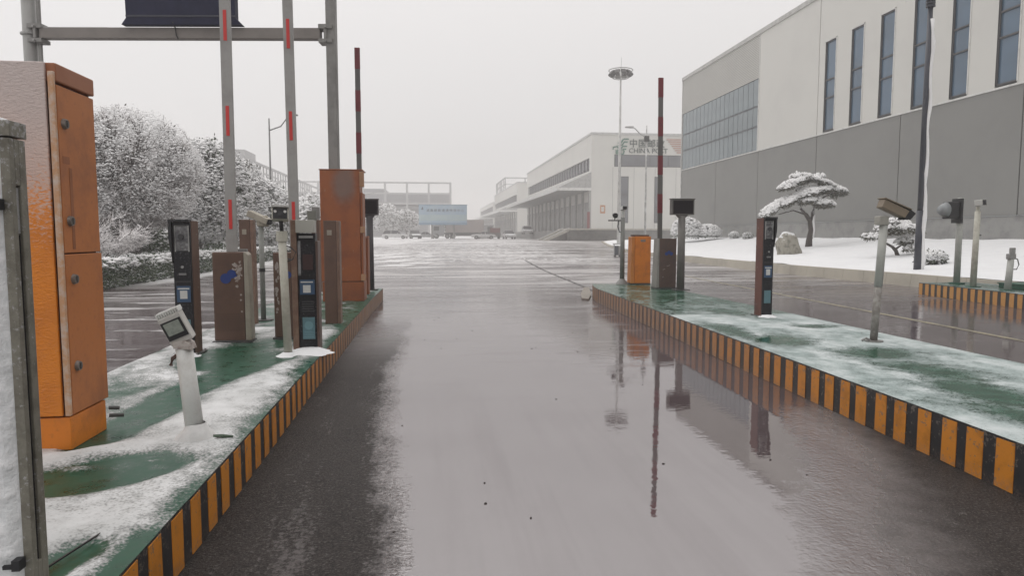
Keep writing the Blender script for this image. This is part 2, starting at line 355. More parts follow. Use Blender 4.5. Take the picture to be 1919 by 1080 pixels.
tag(P('road_joint', mb, M('joint_filler', (.03, .025, .025), .5), None), kind='structure')
yl = M('worn_yellow_line', (.34, .30, .20), .3, (.12, .11, .10), .8, 3)
mb = MB(); mb.add([(7.5, -4, .004), (7.62, -4, .004), (9.35, 23.7, .004), (9.23, 23.7, .004)], [(0, 1, 2, 3)]); tag(P('lane_line', mb, yl, None), kind='structure')
mb = MB(); mb.add([(5.9, 20, .004), (6.0, 20, .004), (8.9, 24, .004), (8.8, 24, .004)], [(0, 1, 2, 3)])

# ------------------------------------------------------------------ islands
def kerb_mat(name, clean, brown_tone, y0, y1):  # paint turns to the second, browner colour further along and at the foot
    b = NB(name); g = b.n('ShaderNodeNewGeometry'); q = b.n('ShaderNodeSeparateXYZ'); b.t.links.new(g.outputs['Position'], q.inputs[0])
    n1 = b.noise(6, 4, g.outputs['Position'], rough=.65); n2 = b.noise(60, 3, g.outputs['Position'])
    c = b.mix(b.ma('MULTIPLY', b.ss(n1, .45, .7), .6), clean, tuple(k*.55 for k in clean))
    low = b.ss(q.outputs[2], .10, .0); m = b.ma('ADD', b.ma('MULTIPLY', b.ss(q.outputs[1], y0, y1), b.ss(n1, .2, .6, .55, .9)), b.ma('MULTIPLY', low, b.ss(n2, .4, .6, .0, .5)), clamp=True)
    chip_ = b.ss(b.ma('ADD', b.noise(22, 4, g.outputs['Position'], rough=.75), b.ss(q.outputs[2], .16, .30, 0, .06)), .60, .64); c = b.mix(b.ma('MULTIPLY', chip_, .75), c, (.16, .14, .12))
    b.bump(n2, .25, .004); return b.set(Base_Color=b.mix(m, c, brown_tone), Roughness=.5)
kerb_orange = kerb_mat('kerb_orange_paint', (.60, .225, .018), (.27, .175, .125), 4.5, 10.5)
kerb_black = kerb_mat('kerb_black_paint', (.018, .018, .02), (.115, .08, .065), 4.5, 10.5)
kerb_orange3 = M('kerb_orange_paint_far', (.55, .27, .07), .5, (.34, .18, .07), .6, 7)
def vn(x, y, s): return mn.noise(Vector((x*s, y*s, 0)))
def seg_d(px, py, a, b_):
    ax, ay = a; bx, by = b_; t = max(0, min(1, ((px-ax)*(bx-ax)+(py-ay)*(by-ay))/((bx-ax)**2+(by-ay)**2+1e-9)))
    return math.hypot(px-ax-t*(bx-ax), py-ay-t*(by-ay))
def island(name, xl, xr, y0, y1, h, mat, snowf, step=.05, thick=.012, kmat=None):
    """xl(y), xr(y) edges; top is a grid that rises where snow lies"""
    root = bpy.data.objects.new(name, None); COL.objects.link(root); tag(root, kind='structure')
    ny = int((y1-y0)/step); nx = max(6, int((xr(y0)-xl(y0))/step)); V = []; S = []
    for i in range(ny+1):
        y = y0+(y1-y0)*i/ny
        for j in range(nx+1):
            u = j/nx; x = xl(y)*(1-u)+xr(y)*u; s = snowf(x, y); S.append(s)
            e = min(u, 1-u)*nx
            hh = thick*max(0, min(1, (s-.3)*2))*(1+.8*vn(x, y, 3))*min(1, .25+e*.4)
            V.append((x, y, h+max(0, hh)))
    V = np.array(V); ii, jj = np.meshgrid(np.arange(ny), np.arange(nx), indexing='ij'); a = (ii*(nx+1)+jj).ravel()
    F = np.stack([a, a+1, a+nx+2, a+nx+1], 1)
    me = npmesh('island_top', V, F, mat, smooth=True); at = me.attributes.new('snow', 'FLOAT', 'POINT'); at.data.foreach_set('value', np.array(S, np.float32))
    link('island_top', me, root)
    mb = MB(); n = 24                                            # kerb body under the top
    L = [(xl(y0+(y1-y0)*i/n), y0+(y1-y0)*i/n) for i in range(n+1)]; Rr = [(xr(y0+(y1-y0)*i/n), y0+(y1-y0)*i/n) for i in range(n+1)]
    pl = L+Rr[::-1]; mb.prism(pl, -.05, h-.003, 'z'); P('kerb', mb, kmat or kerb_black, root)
    return root
def stripes(root, xf, y0, y1, h, side, per=.23, w=.128, mat=None):
    mes = []
    for k in range(4):
        mb = MB(); j = [random.uniform(-.006, .006) for _ in range(8)]; t0, t1 = random.uniform(.002, .006), random.uniform(.0, .012)
        x0, x1 = (-.002, .004)
        v = [(x0, -w/2, .0+t1), (x1, -w/2+j[0], .0+t1), (x1, w/2+j[1], t1*.4), (x0, w/2, t1*.4), (x0, -w/2, h-t0), (x1, -w/2+j[2], h-t0), (x1, w/2+j[3], h-t0*.5), (x0, w/2, h-t0*.5)]
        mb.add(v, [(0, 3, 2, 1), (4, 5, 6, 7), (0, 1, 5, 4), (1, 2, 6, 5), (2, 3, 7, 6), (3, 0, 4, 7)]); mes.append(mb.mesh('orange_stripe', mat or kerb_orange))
    y = y0; k = 0
    while y < y1:
        a = math.atan2(xf(y+.1)-xf(y-.1), .2)
        o = link('orange_stripe', mes[random.randrange(4)], root, (xf(y)+side*.0, y+random.uniform(-.006, .006), 0)); o.rotation_euler = (0, 0, -a+(0 if side > 0 else PI))
        y += per*random.uniform(.97, 1.03)
# left island
lx = lambda y: -2.85; rx = lambda y: -1.12 if y < 13 else -1.12+.012*(y-13)
green_arc = [(-2.0, 4.15), (-1.90, 4.7), (-1.93, 5.3), (-1.85, 5.8), (-1.72, 6.3), (-1.52, 6.75)]
def snow_left(x, y):
    s = .80-.12*float(sstep(4.6, 6.6, np.array(y)))+.22*vn(x, y, 1.7)-.34*math.exp(-((x+1.12)/.12)**2)-.10*max(0., vn(x*1.0, y*.6, 5.0))
    g = 0
    d = min(seg_d(x, y, a, b_) for a, b_ in zip(green_arc, green_arc[1:])); g = max(g, 1.1*math.exp(-(d/.17)**2))
    d = math.hypot((x+1.70)/.34, (y-3.55-(x+1.70)*.35)/.24); g = max(g, 1.25*math.exp(-d**4*.6)); 
    d = math.hypot((x+1.80)/.12, (y-3.62)/.07); g -= 1.0*math.exp(-d*d)
    d = math.hypot((x+1.52)/.12, (y-3.72)/.06); g -= .75*math.exp(-d*d)
    d = seg_d(x, y, (-1.42, 2.30), (-1.34, 2.66)); g = max(g, 1.1*math.exp(-(d/.07)**2))
    d = seg_d(x, y, (-1.15, 2.2), (-1.15, 2.75)); g = max(g, .7*math.exp(-(d/.05)**2))
    d = math.hypot((x+1.95)/.55, (y-7.0)/.85); g = max(g, .62*math.exp(-d**4))
    d = math.hypot((x+1.7)/.8, (y-10.6)/1.9); g = max(g, .38*math.exp(-d**4))
    if y > 9: g = max(g, .28)
    if y > 7: g += .35*vn(x, y, 2.6)
    d = math.hypot((x+2.5)/.4, (y-5.2)/.9); g = max(g, .4*math.exp(-d*d))
    d = seg_d(x, y, (-2.02, 3.98), (-2.0, 4.5)); g = max(g, .9*math.exp(-(d/.09)**2))
    return s-g
isl = island('traffic_island_left', lx, rx, -1.0, 15.55, .28, isl_left, snow_left, .04, .028)
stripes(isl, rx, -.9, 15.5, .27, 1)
mb = MB(); mb.prism([(-1.45, 2.2), (-1.33, 2.78), (-1.325, 2.775), (-1.44, 2.2)], .30, .306, 'z')
P('joint_strip', mb, black, isl)
# right island
lx2 = lambda y: 3.34+(y-3.3)*.031 if y < 14.5 else 3.69+(y-14.5)*.10+(y-14.5)**2*.05
rx2 = lambda y: 5.45-(0 if y < 10 else (y-10)*.02)
pud = [((4.98, 13.4), .5, .28)]
gr2 = [((4.6, 9.9), .35, .6), ((4.3, 12.2), .45, 1.1), ((3.72, 7.9), .2, .7), ((3.95, 7.1), .35, .35), ((4.40, 6.15), .40, .32), ((4.32, 5.3), .30, .5), ((4.15, 4.5), .28, .5), ((3.85, 3.8), .2, .4), ((4.8, 14.8), .6, 1.0), ((4.95, 8.1), .3, .2)]
def snow_right(x, y):
    s = .74; g = 0
    for (cx, cy), a, c in gr2: g = max(g, .62*math.exp(-(((x-cx)/a)**2+((y-cy)/c)**2)))
    if y > 9.5: g = max(g, .30+.1*min(1, (y-9.5)/3))
    g += .12*vn(x, y, 2.0)
    for (cx, cy), a, c in pud: g = max(g, 1.3*math.exp(-(((x-cx)/a)**2+((y-cy)/c)**2)**2))
    return s-g
isr = island('traffic_island_right', lx2, rx2, -1.0, 15.9, .31, isl_right, snow_right, .05, .008)
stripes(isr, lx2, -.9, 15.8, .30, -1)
mb = MB(); mb.prism([(3.62, 15.0), (3.95, 16.1), (4.45, 18.4), (4.3, 18.4), (3.75, 16.4), (3.5, 15.2)], .0, .10, 'z'); [mb.v.__setitem__(i, (v[0], v[1], min(v[2], .035))) for i, v in enumerate(mb.v)]; tag(P('concrete_apron', mb, M('pale_concrete', (.22, .19, .155), .5, (.2, .18, .15), .5, 3), None, bevel=.005), kind='structure')
# third island, far right
isl3 = island('traffic_island_far_right', lambda y: 11.95+(y-12)*.10, lambda y: 13.7, 2., 15.5, .30, isl_right, lambda x, y: .5-.25*math.exp(-((x-13)/.4)**2)+.15*vn(x, y, 1.5), .1, .006, M('kerb_black_far', (.025, .024, .025), .5, (.06, .05, .045), .5, 6))
stripes(isl3, lambda y: 11.95+(y-12)*.10, 2.1, 15.45, .29, -1, mat=kerb_orange3)
mb = MB()
for k in range(7):
    x = 12.42+k*.19
    P('orange_stripe', MB().box(x, x+.10, 15.498, 15.504, .0, .29), kerb_orange3, isl3)

# ------------------------------------------------------------------ snow garden on the right
gb = [(14.25, -4), (14.3, 10), (14.2, 18), (13.85, 24), (14.0, 30), (14.2, 36), (14.8, 48), (17.5, 64), (20.5, 78), (23.9, 86)]
def gbx(y):
    for (xa, ya), (xb, yb) in zip(gb, gb[1:]):
        if ya <= y <= yb: return xa+(xb-xa)*(y-ya)/(yb-ya)
    return gb[0][0] if y < gb[0][1] else gb[-1][0]
def gh(x, y):
    x0 = gbx(y); xe = 24.0 if y < 63 else 40
    u = max(0, min(1, (x-x0)/(xe-x0)))
    top = 1.34 if y < 63 else 1.1+.0*y
    base = max(.36 if y < 45 else .36+.2*min(1, (y-45)/20), gz(y)+.12)
    return base+(top-base)*(u*.75+.25*u*u)+.05*vn(x, y, .6)+.03*vn(x, y, 1.9)
V = []; S = []; ny = 180; nx = 60
for i in range(ny+1):
    y = -4+90*i/ny; xe = 24.3 if y < 62 else 40
    for j in range(nx+1):
        x = gbx(y)+(xe-gbx(y))*j/nx; V.append((x, y, gh(x, y)))
ii, jj = np.meshgrid(np.arange(ny), np.arange(nx), indexing='ij'); a = (ii*(nx+1)+jj).ravel()
tag(link('snow_garden', npmesh('snow_garden', np.array(V), np.stack([a, a+1, a+nx+2, a+nx+1], 1), snowm, smooth=True)), kind='structure')
pale_kerb = M('pale_kerb_stone', (.46, .43, .36), .6, (.33, .31, .27), .5, 1.2, bump=.1)
kr = bpy.data.objects.new('garden_kerb', None); COL.objects.link(kr); tag(kr, kind='structure')
def edge_pts(y0, y1, st):
    y = y0
    while y < y1: yield y, min(y+st, y1); y += st
for ya, yb in edge_pts(-4, 84, 1.0):
    xa, xb = gbx(ya), gbx(yb); d = .16; ha = max(.36, gz(ya)+.14); hb = max(.36, gz(yb)+.14); g_ = .006
    mb = MB(); mb.add([(xa-d-.06, ya+g_, -.05), (xa+.05, ya+g_, -.05), (xb+.05, yb-g_, -.05), (xb-d-.06, yb-g_, -.05), (xa-d, ya+g_, ha), (xa+.05, ya+g_, ha), (xb+.05, yb-g_, hb), (xb-d, yb-g_, hb)],
        [(0, 3, 2, 1), (4, 5, 6, 7), (0, 1, 5, 4), (1, 2, 6, 5), (2, 3, 7, 6), (3, 0, 4, 7)]); P('kerb_stone', mb, pale_kerb, kr)

# ------------------------------------------------------------------ building A (right)
BA = thing('warehouse', 'large warehouse on the right, pale above and grey below, with tall slot windows', 'warehouse', (24, 0, 0))
YE, ZT, ZG, ZP = 62.2, 16.4, 7.75, 2.3
seams = [-22, -14, -6, 2, 10, 18, 24.9, 32.1, 39.6, 47.1, 54.4, YE]
for a, c in zip(seams, seams[1:]):
    P('grey_panel', MB().box(0, .15, a+.03, c-.03, ZP+.03, ZG-.08), clad_dark, BA)
P('wall_core', MB().box(.16, 30, -22, YE-.02, ZP, ZT-.35), M('dark_joint', (.20, .20, .195), .7), BA)
P('plinth', MB().box(-.04, 30, -22, YE+.02, .5, ZP), concrete, BA)
P('plinth_cap', MB().box(-.08, .15, -22, YE+.04, ZP, ZP+.025), M('plinth_metal', (.33, .34, .35), .5), BA)
win = [(37.85, 38.95), (35.3, 36.4), (32.8, 33.9), (30.35, 31.4), (27.85, 28.9), (25.25, 26.35)]+[(25.3-2.5*k, 26.35-2.5*k) for k in range(1, 14)]
ZB, ZW = 7.83, 13.2
# pale upper wall as panels between the window slots
mid = 47.2
edges = [mid-.03]; prevs = 39.6
P('pale_panel', MB().box(-.02, .15, 39.63, mid-.03, ZG, ZT-.3), clad_light, BA)
ws = sorted(win, key=lambda t: -t[0]); top = 39.57
for (a, c) in ws:
    P('pale_panel', MB().box(-.02, .15, c, top, ZG, ZW), clad_light, BA); top = a
P('pale_panel', MB().box(-.02, .15, -22, top, ZG, ZW), clad_light, BA)
for a, c in zip([-22, -12, -2, 8, 17.1, 24.6, 32.1], [-12, -2, 8, 17.1, 24.6, 32.1, 39.57]):
    P('pale_panel', MB().box(-.02, .15, a+.006, c-.006, ZW, ZT-.3), clad_light, BA)
P('band_flashing', MB().box(-.06, .15, -22, YE, ZG-.08, ZG), trim, BA)
P('parapet_cap', MB().box(-.10, 30, -22, YE+.1, ZT-.3, ZT), M('parapet_metal', (.46, .46, .44), .5, snow=.7), BA)
P('corner_trim', MB().box(-.07, .02, YE, YE+.08, ZP, ZT-.3), trim, BA)
P('divider_trim', MB().box(-.05, .15, mid-.03, mid+.05, ZG, ZT-.3), trim, BA)
P('end_wall', MB().box(.02, 30, YE, YE+.05, ZP, ZT-.3), clad_light, BA)
frame_m = M('window_frame_metal', (.045, .045, .05), .4)
for (a, c) in win[:14]:
    w = P('window', MB().box(.005, .05, a, a+.07, ZB, ZW).box(.005, .05, c-.07, c, ZB, ZW).box(.005, .05, a, c, ZB, ZB+.08).box(.005, .05, a, c, ZW-.07, ZW)
          .box(.005, .05, a, c, 9.78, 9.86).box(.005, .05, a, c, 10.86, 10.94), frame_m, BA)
    for z0, z1 in ((ZB, 9.82), (9.82, 10.9), (10.9, ZW)):
        P('pane', MB().box(.085, .10, a+.03, c-.03, z0+.03, z1-.03), glassA, w)
    P('window_trim', MB().box(-.05, .14, a-.05, a, ZB, ZW+.05).box(-.05, -.022, a-.05, c+.05, ZW, ZW+.06), trim, w)
    P('window_return', MB().box(-.02, .12, c-.012, c, ZB, ZW), frame_m, w)
# curtain wall and louvres at the far end
cw = P('curtain_wall', MB().box(.05, .15, mid+.05, YE-.05, ZG, 13.0), M('curtain_frame', (.07, .08, .095), .4), BA)
rows = [(ZG+.05, 9.42), (9.56, 10.90), (11.04, 12.95)]; ncol = 18; wd = (YE-.1-mid-.1)/ncol
me = {}
for r_, (z0, z1) in enumerate(rows):
    pm = MB().box(0, .04, .03, wd-.03, z0, z1).mesh('glass_pane', glassB)
    for k in range(ncol): link('glass_pane', pm, cw, (.01+random.uniform(0, .006), mid+.08+k*wd, 0), rot=(0, 0, random.uniform(-.006, .006)))
lv = MB(); k = 0; zz = 13.0
while zz < ZT-.33: lv.prism([(-.045, zz), (.02, zz+.02), (.02, zz+.10), (-.01, zz+.10)], mid+.05, YE, 'y'); zz += .125
o = P('louvre_slats', lv, clad_light, BA); o['kind'] = 'stuff'
P('louvre_backing', MB().box(.03, .15, mid+.05, YE-.01, 13.0, ZT-.3), M('louvre_shadow', (.2, .2, .19), .7), BA)

# ------------------------------------------------------------------ building B (post depot) and those behind
def depot(label, x, y0, y1, zt, zg, front, canopy=5.0, frame=False):
    B = thing('depot_building', label, 'depot', (x, y0, 0)); L = y1-y0
    P('wall', MB().box(0, 40, 0, L, zg+1.5, 8.0).box(.4, 40, 0, L, 8.0, zt-.3), clad_light, B)
    P('upper_wall', MB().box(0, .4, 0, L, 8, 10.95).box(0, .4, 0, L, 12.9, zt-.3).box(0, .4, 0, 1.3, 10.95, 12.9).box(0, .4, L-1.5, L, 10.95, 12.9), clad_light, B)
    P('roof_edge', MB().box(-.12, 40, -.12, L, zt-.3, zt), M('roof_edge_metal', (.50, .50, .49), .5, snow=.7), B)
    P('plinth', MB().box(-.03, 40, -.03, L, 0, zg+1.5), concrete, B)
    # clerestory strip
    n = 28; w = (L-2.8)/n; wf = P('window_strip', MB().box(.2, .4, 1.3, L-1.5, 10.95, 11.05).box(.2, .4, 1.3, L-1.5, 12.8, 12.9), frame_m, B)
    pm = MB().box(.3, .34, .06, w-.10, 11.05, 12.8).mesh('pane', glassC); mm = MB().box(.12, .36, -.10, .06, 11.05, 12.8).mesh('mullion', M('grey_mullion', (.2, .2, .21), .5))
    for k in range(n): link('pane', pm, wf, (0, 1.3+k*w, 0)); link('mullion', mm, wf, (0, 1.3+k*w, 0))
    # canopy: sloping deck with a flat soffit
    ca = P('canopy', MB().prism([(0, 10.7), (-canopy, 8.35), (-canopy, 8.0), (0, 8.0)], 0, L, 'y'), M('canopy_metal', (.40, .40, .39), .6, snow=.75), B)
    P('canopy_fascia', MB().box(-canopy-.08, -canopy, -.1, L, 7.95, 8.40).box(-canopy, -.02, -.12, -.02, 8.0, 8.4), trim, ca)
    rm = MB()
    pm = MB().prism([(0, 10.78), (-canopy, 8.43), (-canopy, 8.34), (0, 10.69)], 0, .25, 'y').mesh('canopy_rib', trim)
    nb = int(L/5)
    for k in range(nb+1): link('canopy_rib', pm, ca, (0, k*(L-.3)/nb, 0))
    # loading doors
    n = int(L/4.6); w = L/n
    dm = MB().box(-.05, .0, .5, w-.5, zg+1.52, 6.4).mesh('loading_door', M('door_steel', (.30, .30, .29), .5, (.2, .2, .2), .5, .5))
    cm = MB().box(-.30, 0, -.22, .22, zg+1.5, 8.0).mesh('wall_pier', M('pier_metal', (.34, .34, .33), .6))
    for k in range(n): link('loading_door', dm, B, (0, k*w, 0)); link('wall_pier', cm, B, (0, k*w+.22, 0))
    P('loading_platform', MB().box(-3.0, -.04, 6, L, 0, zg+1.45), concrete, B)
    if front:
        wf = P('front_window_band', MB().box(3.4, 14.5, -.02, .02, 11.5, 13.25), frame_m, B)
        for a, c in ((3.5, 4.4), (4.5, 8.7), (8.8, 11.5), (11.6, 14.4)): P('pane', MB().box(a, c, -.06, -.03, 11.6, 13.15), glassC, wf)
        for a in (4.4, 9.6):
            w_ = P('slot_window', MB().box(a-.08, a+1.18, -.03, .02, 3.3, 10.1), frame_m, B)
            for z0, z1 in ((3.4, 5.6), (5.7, 7.4), (7.5, 10.0)): P('pane', MB().box(a, a+1.1, -.07, -.04, z0, z1), glassC, w_)
        for k in range(1, 6): P('panel_joint', MB().box(k*3.2-.03, k*3.2+.03, -.012, .0, zg+1.6, 11.4), M('joint_shadow', (.36, .36, .35), .6), B)
        P('poster', MB().box(1.35, 2.1, -.05, -.02, 4.7, 5.9), M('orange_notice', (.50, .24, .12), .6), B)
        P('poster_centre', MB().box(1.52, 1.93, -.06, -.05, 4.95, 5.65), white_print, B)
        P('fire_post', MB().box(-.55, -.2, -.1, .2, 2.3, 4.9), M('dull_red', (.20, .05, .05), .6), B)
        gs = M('sign_green', (.05, .17, .12), .5, fine=False); gs2 = M('sign_dark_green', (.045, .07, .06), .5, fine=False)
        for k_, ch_ in enumerate('中国邮政'): text(ch_, 1.32, gs2, B, (5.55+k_*1.36, -.12, 14.42), (PI/2, 0, 0), .05)
        text('CHINA POST', 1.02, gs2, B, (5.5, -.12, 13.50), (PI/2, 0, 0), .05)
        em = MB()
        def stroke(pts, w=.17):
            for (xa, za), (xb, zb_) in zip(pts, pts[1:]):
                d = Vector((xb-xa, zb_-za)).normalized(); nx_, nz_ = -d.y*w/2, d.x*w/2
                em.prism([(xa+nx_, za+nz_), (xb+nx_, zb_+nz_), (xb-nx_, zb_-nz_), (xa-nx_, za-nz_)], -.14, -.06, 'y')
        s = lambda u, v: (3.15+u*2.35/300, 15.55-v*2.35/300)   # emblem drawn on a 300-unit square
        for q in ([(300, 5), (215, 5), (180, 30), (160, 80), (95, 80)], [(280, 60), (215, 60), (185, 110), (130, 130), (95, 130)], [(270, 140), (190, 140), (165, 165), (150, 230)],
                  [(255, 195), (200, 195), (190, 215)], [(0, 200), (10, 160), (80, 145), (110, 180)], [(60, 210), (65, 285)], [(95, 200), (95, 285), (200, 285), (215, 220)], [(150, 230), (150, 285)]):
            stroke([s(*p) for p in q])
        P('emblem', em, gs, B)
        fm = M('salmon_stripe', (.48, .30, .25), .6, fine=False)
        for k in range(7): P('emblem_bar', MB().box(11.25+k*.26, 11.25+k*.26+3.8-k*.30, -.1, -.04, 15.45-k*.315, 15.62-k*.315), fm, B)
    if frame:
        f = MB(); x1 = 14
        for yy in (0, 14, 28): f.box(.4, .8, yy, yy+.4, zt, zt+4.2)
        for xx in (7, 14): f.box(xx, xx+.4, 0, .4, zt, zt+4.2)
        f.box(.4, 14.4, 0, .35, zt+3.9, zt+4.25).box(.4, 14.4, 0, .35, zt+1.9, zt+2.1).box(.4, .75, .36, 28, zt+3.9, zt+4.25).box(.4, .75, .36, 28, zt+1.9, zt+2.1)
        for yy in (5, 10, 19, 24): f.box(.45, .7, yy, yy+.3, zt, zt+3.9)
        f.xf(Matrix.Translation((0, L*.62-28*.2, 0)))
        P('roof_frame', f, M('grey_steelwork', (.34, .34, .34), .6), B)
    return B
depot('pale depot building with green post sign and long loading canopy, behind the white mast', 23.4, 96, 161, 16.4, .8, True)
depot('second pale depot building down the yard with a steel frame on its roof', 24.0, 184, 250, 16.2, .8, False, frame=True)
depot('farthest pale depot building at the end of the row, almost lost in haze', 24.6, 262, 330, 14.5, .8, False)

# ramp / stair wall in front of the depot
RW = thing('loading_ramp', 'concrete loading ramp with a sloping pale parapet in front of the post depot', 'ramp', (0, 0, 0))
rampc = M('ramp_concrete', (.16, .155, .145), .8, (.09, .09, .085), .7, .9)
P('ramp_wall', MB().box(18.6, 38, 88.3, 95.9, .3, 2.2), rampc, RW)
P('ramp_coping', MB().box(18.4, 38, 88.1, 96, 2.2, 2.42), M('pale_coping', (.44, .42, .37), .6, snow=.7), RW)
P('ramp_slope', MB().prism([(18.6, .3), (18.6, 2.2), (15.2, .55), (15.2, .3)], 90, 93, 'y'), rampc, RW)
for yy in (88.4, 93):
    P('parapet', MB().prism([(18.6, 2.05), (18.6, 2.5), (15.0, .85), (15.0, .45)], yy, yy+.3, 'y'), M('pale_coping', (.4, .4, .4)), RW)

# ------------------------------------------------------------------ far left car ramp and frame building
farc = M('far_concrete', (.38, .38, .38), .8, (.30, .30, .30), .5, .3)
CR = thing('car_ramp', 'long grey concrete car ramp with lattice parapet rising behind the left trees', 'ramp', (-30, 118, 0))
P('ramp_deck', MB().box(-10, 0, 0, 80, 9.4, 10.6), farc, CR)
P('ramp_side_wall', MB().box(-10, -.3, 0, 80, 0, 5.8), farc, CR)
P('ramp_beam', MB().box(-.5, .1, 0, 80, 8.9, 9.4), farc, CR)
pm = MB().box(-.35, 0, 0, .5, 5.8, 9.0).mesh('ramp_column', farc)
for k in range(17): link('ramp_column', pm, CR, (0, k*4.9, 0))
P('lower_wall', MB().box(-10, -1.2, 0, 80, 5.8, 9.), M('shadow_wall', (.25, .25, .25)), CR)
lat = MB()
for k in range(26):
    y = k*2.35; lat.box(-.15, .05, y, y+.3, 10.6, 14.2); 
    if k % 3: lat.box(-.12, .0, y+.3, y+2.35, 12.6, 12.9)
    if k % 4 == 1: lat.box(-.1, 0, y+.3, y+2.3, 11.4, 12.4)
lat.box(-.2, .1, 0, 80, 13.9, 14.3).box(-.2, .1, 0, 80, 10.6, 10.9)
P('lattice_parapet', lat, farc, CR)
P('stair_tower', MB().box(-9, 0, -3, 4, 0, 15.5), farc, CR)

FB = thing('frame_building', 'unfinished concrete frame building in the haze behind the blue billboard', 'building', (-52, 230, 0))
P('body', MB().box(0, 52, 6, 40, .5, 11.5).box(0, 59, 2, 40, 12.1, 15.5).box(18, 37, 3, 40, 15.5, 17.3), M('far_grey', (.27, .275, .29), .8), FB)
P('ground_floor', MB().box(0, 38, 2, 6, .5, 5.5), farc, FB)
pc = MB().box(-.35, .35, -.35, .35, .5, 19.5).mesh('column', farc)
for k in range(9): link('column', pc, FB, (59-k*7.3, 0, 0))
for zz in (19.2, 15.6, 12.2, 6.0):
    P('beam', MB().box(.6 if zz != 19.2 else .6, 59, -.45, .45, zz-.25, zz+.25), farc, FB)
for k in range(8): P('opening', MB().box(7+k*5.6, 10.2+k*5.6, 5.9, 6.0, 6.6, 10.6), M('far_opening', (.12, .12, .13)), FB)
for k in range(6): P('opening', MB().box(5+k*5.6, 8.2+k*5.6, 1.9, 2.0, 1.2, 4.6), M('far_opening', (.1, .1, .1)), FB)

BB = thing('billboard', 'pale blue billboard with a line of dark characters standing beyond the yard', 'billboard', (2.6, 135, gz(135)))
P('board', MB().box(-4.8, 4.8, 0, .4, 2.85, 6.75), M('billboard_print', (.30, .42, .53), .5, (.38, .47, .52), .8, .35, fine=False), BB)
P('frame_edge', MB().box(-4.9, 4.9, -.05, .0, 6.75, 6.85).box(-4.9, 4.9, -.05, 0, 2.75, 2.85), M('billboard_dark_edge', (.2, .28, .36), .5), BB)
P('printed_band', MB().box(-4.8, 4.8, -.02, -.004, 2.86, 3.2), M('billboard_deep_blue', (.20, .32, .44), .5), BB)
P('printed_band', MB().box(-4.8, 4.8, -.02, -.004, 3.6, 4.8), M('billboard_pale_green', (.38, .48, .50), .5, (.30, .42, .48), .7, .6, fine=False), BB)
text('湖 南 邮 政 速 递 物 流 中 心', .60, M('billboard_ink', (.03, .05, .08), .5), BB, (-3.3, -.03, 5.45), (PI/2, 0, 0), .006)
P('printed_mark', MB().prism([(-4.35, 5.8), (-4.05, 6.4), (-3.85, 5.8)], -.02, -.004, 'y'), M('billboard_ink', (.1, .1, .1)), BB)
for x in (-2.2, 2.2): P('post', MB().cyl((x, .7, 0), .18, 6.4, 10), grey_metal, BB)

# ------------------------------------------------------------------ vehicles, far
car_white = M('white_car_paint', (.62, .62, .62), .3, snow=.6); car_dark = M('dark_car_paint', (.05, .05, .055), .3, snow=.6); car_silver = M('silver_car_paint', (.4, .4, .4), .3, snow=.6)
def car(label, loc, rotz, paint, suv=False, L=4.5, Wd=1.8):
    T_ = thing('parked_car', label, 'car', loc, rotz, 'cars parked at the far end of the yard'); h = 1.65 if suv else 1.42; b0 = .95 if suv else .88
    hl = L/2; w = Wd/2
    body = MB().prism([(-hl, .35), (-hl, .72), (-hl+.25, b0-.06), (-hl+1.2, b0), (hl-.9, b0), (hl-.1, b0-.1), (hl, .6), (hl-.05, .32)], -w, w, 'y')
    P('body', body, paint, T_, bevel=.07)
    ra, rb = (-hl+1.2, hl-.15) if suv else (-hl+1.15, hl-.75); ta, tb = (-hl+1.9, hl-.6) if suv else (-hl+2.0, hl-1.5)
    def cab(o, z0, z1, ins):
        mb = MB(); mb.add([(ra+o, -w+.06+ins, z0), (rb-o, -w+.06+ins, z0), (rb-o, w-.06-ins, z0), (ra+o, w-.06-ins, z0), (ta, -w+.22, z1), (tb, -w+.22, z1), (tb, w-.22, z1), (ta, w-.22, z1)],
                          [(0, 3, 2, 1), (4, 5, 6, 7), (0, 1, 5, 4), (1, 2, 6, 5), (2, 3, 7, 6), (3, 0, 4, 7)]); return mb
    P('windows', cab(0, b0-.02, h-.06, 0), glass_dark, T_)
    P('roof', MB().box(ta-.05, tb+.05, -w+.2, w-.2, h-.06, h), paint, T_, bevel=.03)
    for x in (ra+.55+.35, (ta+tb)/2, rb-.35):
        xt = min(max(x, ta), tb); P('pillar', MB().prism([(x-.04, b0), (x+.06, b0), (xt+.06, h-.04), (xt-.04, h-.04)], -w+.03, w-.03, 'y') if x == (ta+tb)/2 else MB().box(xt-.04, xt+.04, -w+.19, w-.19, h-.08, h-.02), paint, T_)
    for sx in (-hl+.85, hl-.85):
        for sy in (-1, 1):
            wh = P('wheel', MB().cyl((sx, sy*w-(.22 if sy > 0 else 0)+(0.02 if sy > 0 else -.02), .33), .33, .22, 18, axis='y'), tyre, T_)
            P('rim', MB().cyl((sx, sy*(w+.005)+(.0 if sy > 0 else -.03), .33), .19, .03, 12, axis='y'), steel, wh)
    for sy in (-1, 1):
        P('headlight', MB().box(-hl-.01, -hl+.1, sy*.62-.18, sy*.62+.18, .62, .76), white_print, T_)
        P('tail_light', MB().box(hl-.08, hl+.01, sy*.66-.14, sy*.66+.14, .62, .8), darkred, T_)
        P('mirror', MB().box(ra+.55, ra+.7, sy*(w+.0)-.08, sy*(w)+.1, b0+.02, b0+.16), paint, T_)
    return T_
car('white estate car parked leftmost at the far end of the yard, under the billboard', (-6.6, 128, gz(128)), PI, car_white, True, 4.8)
car('dark hatchback parked right behind the white estate car', (-2.9, 133, gz(133)), PI*.55, car_dark, True, 4.2)
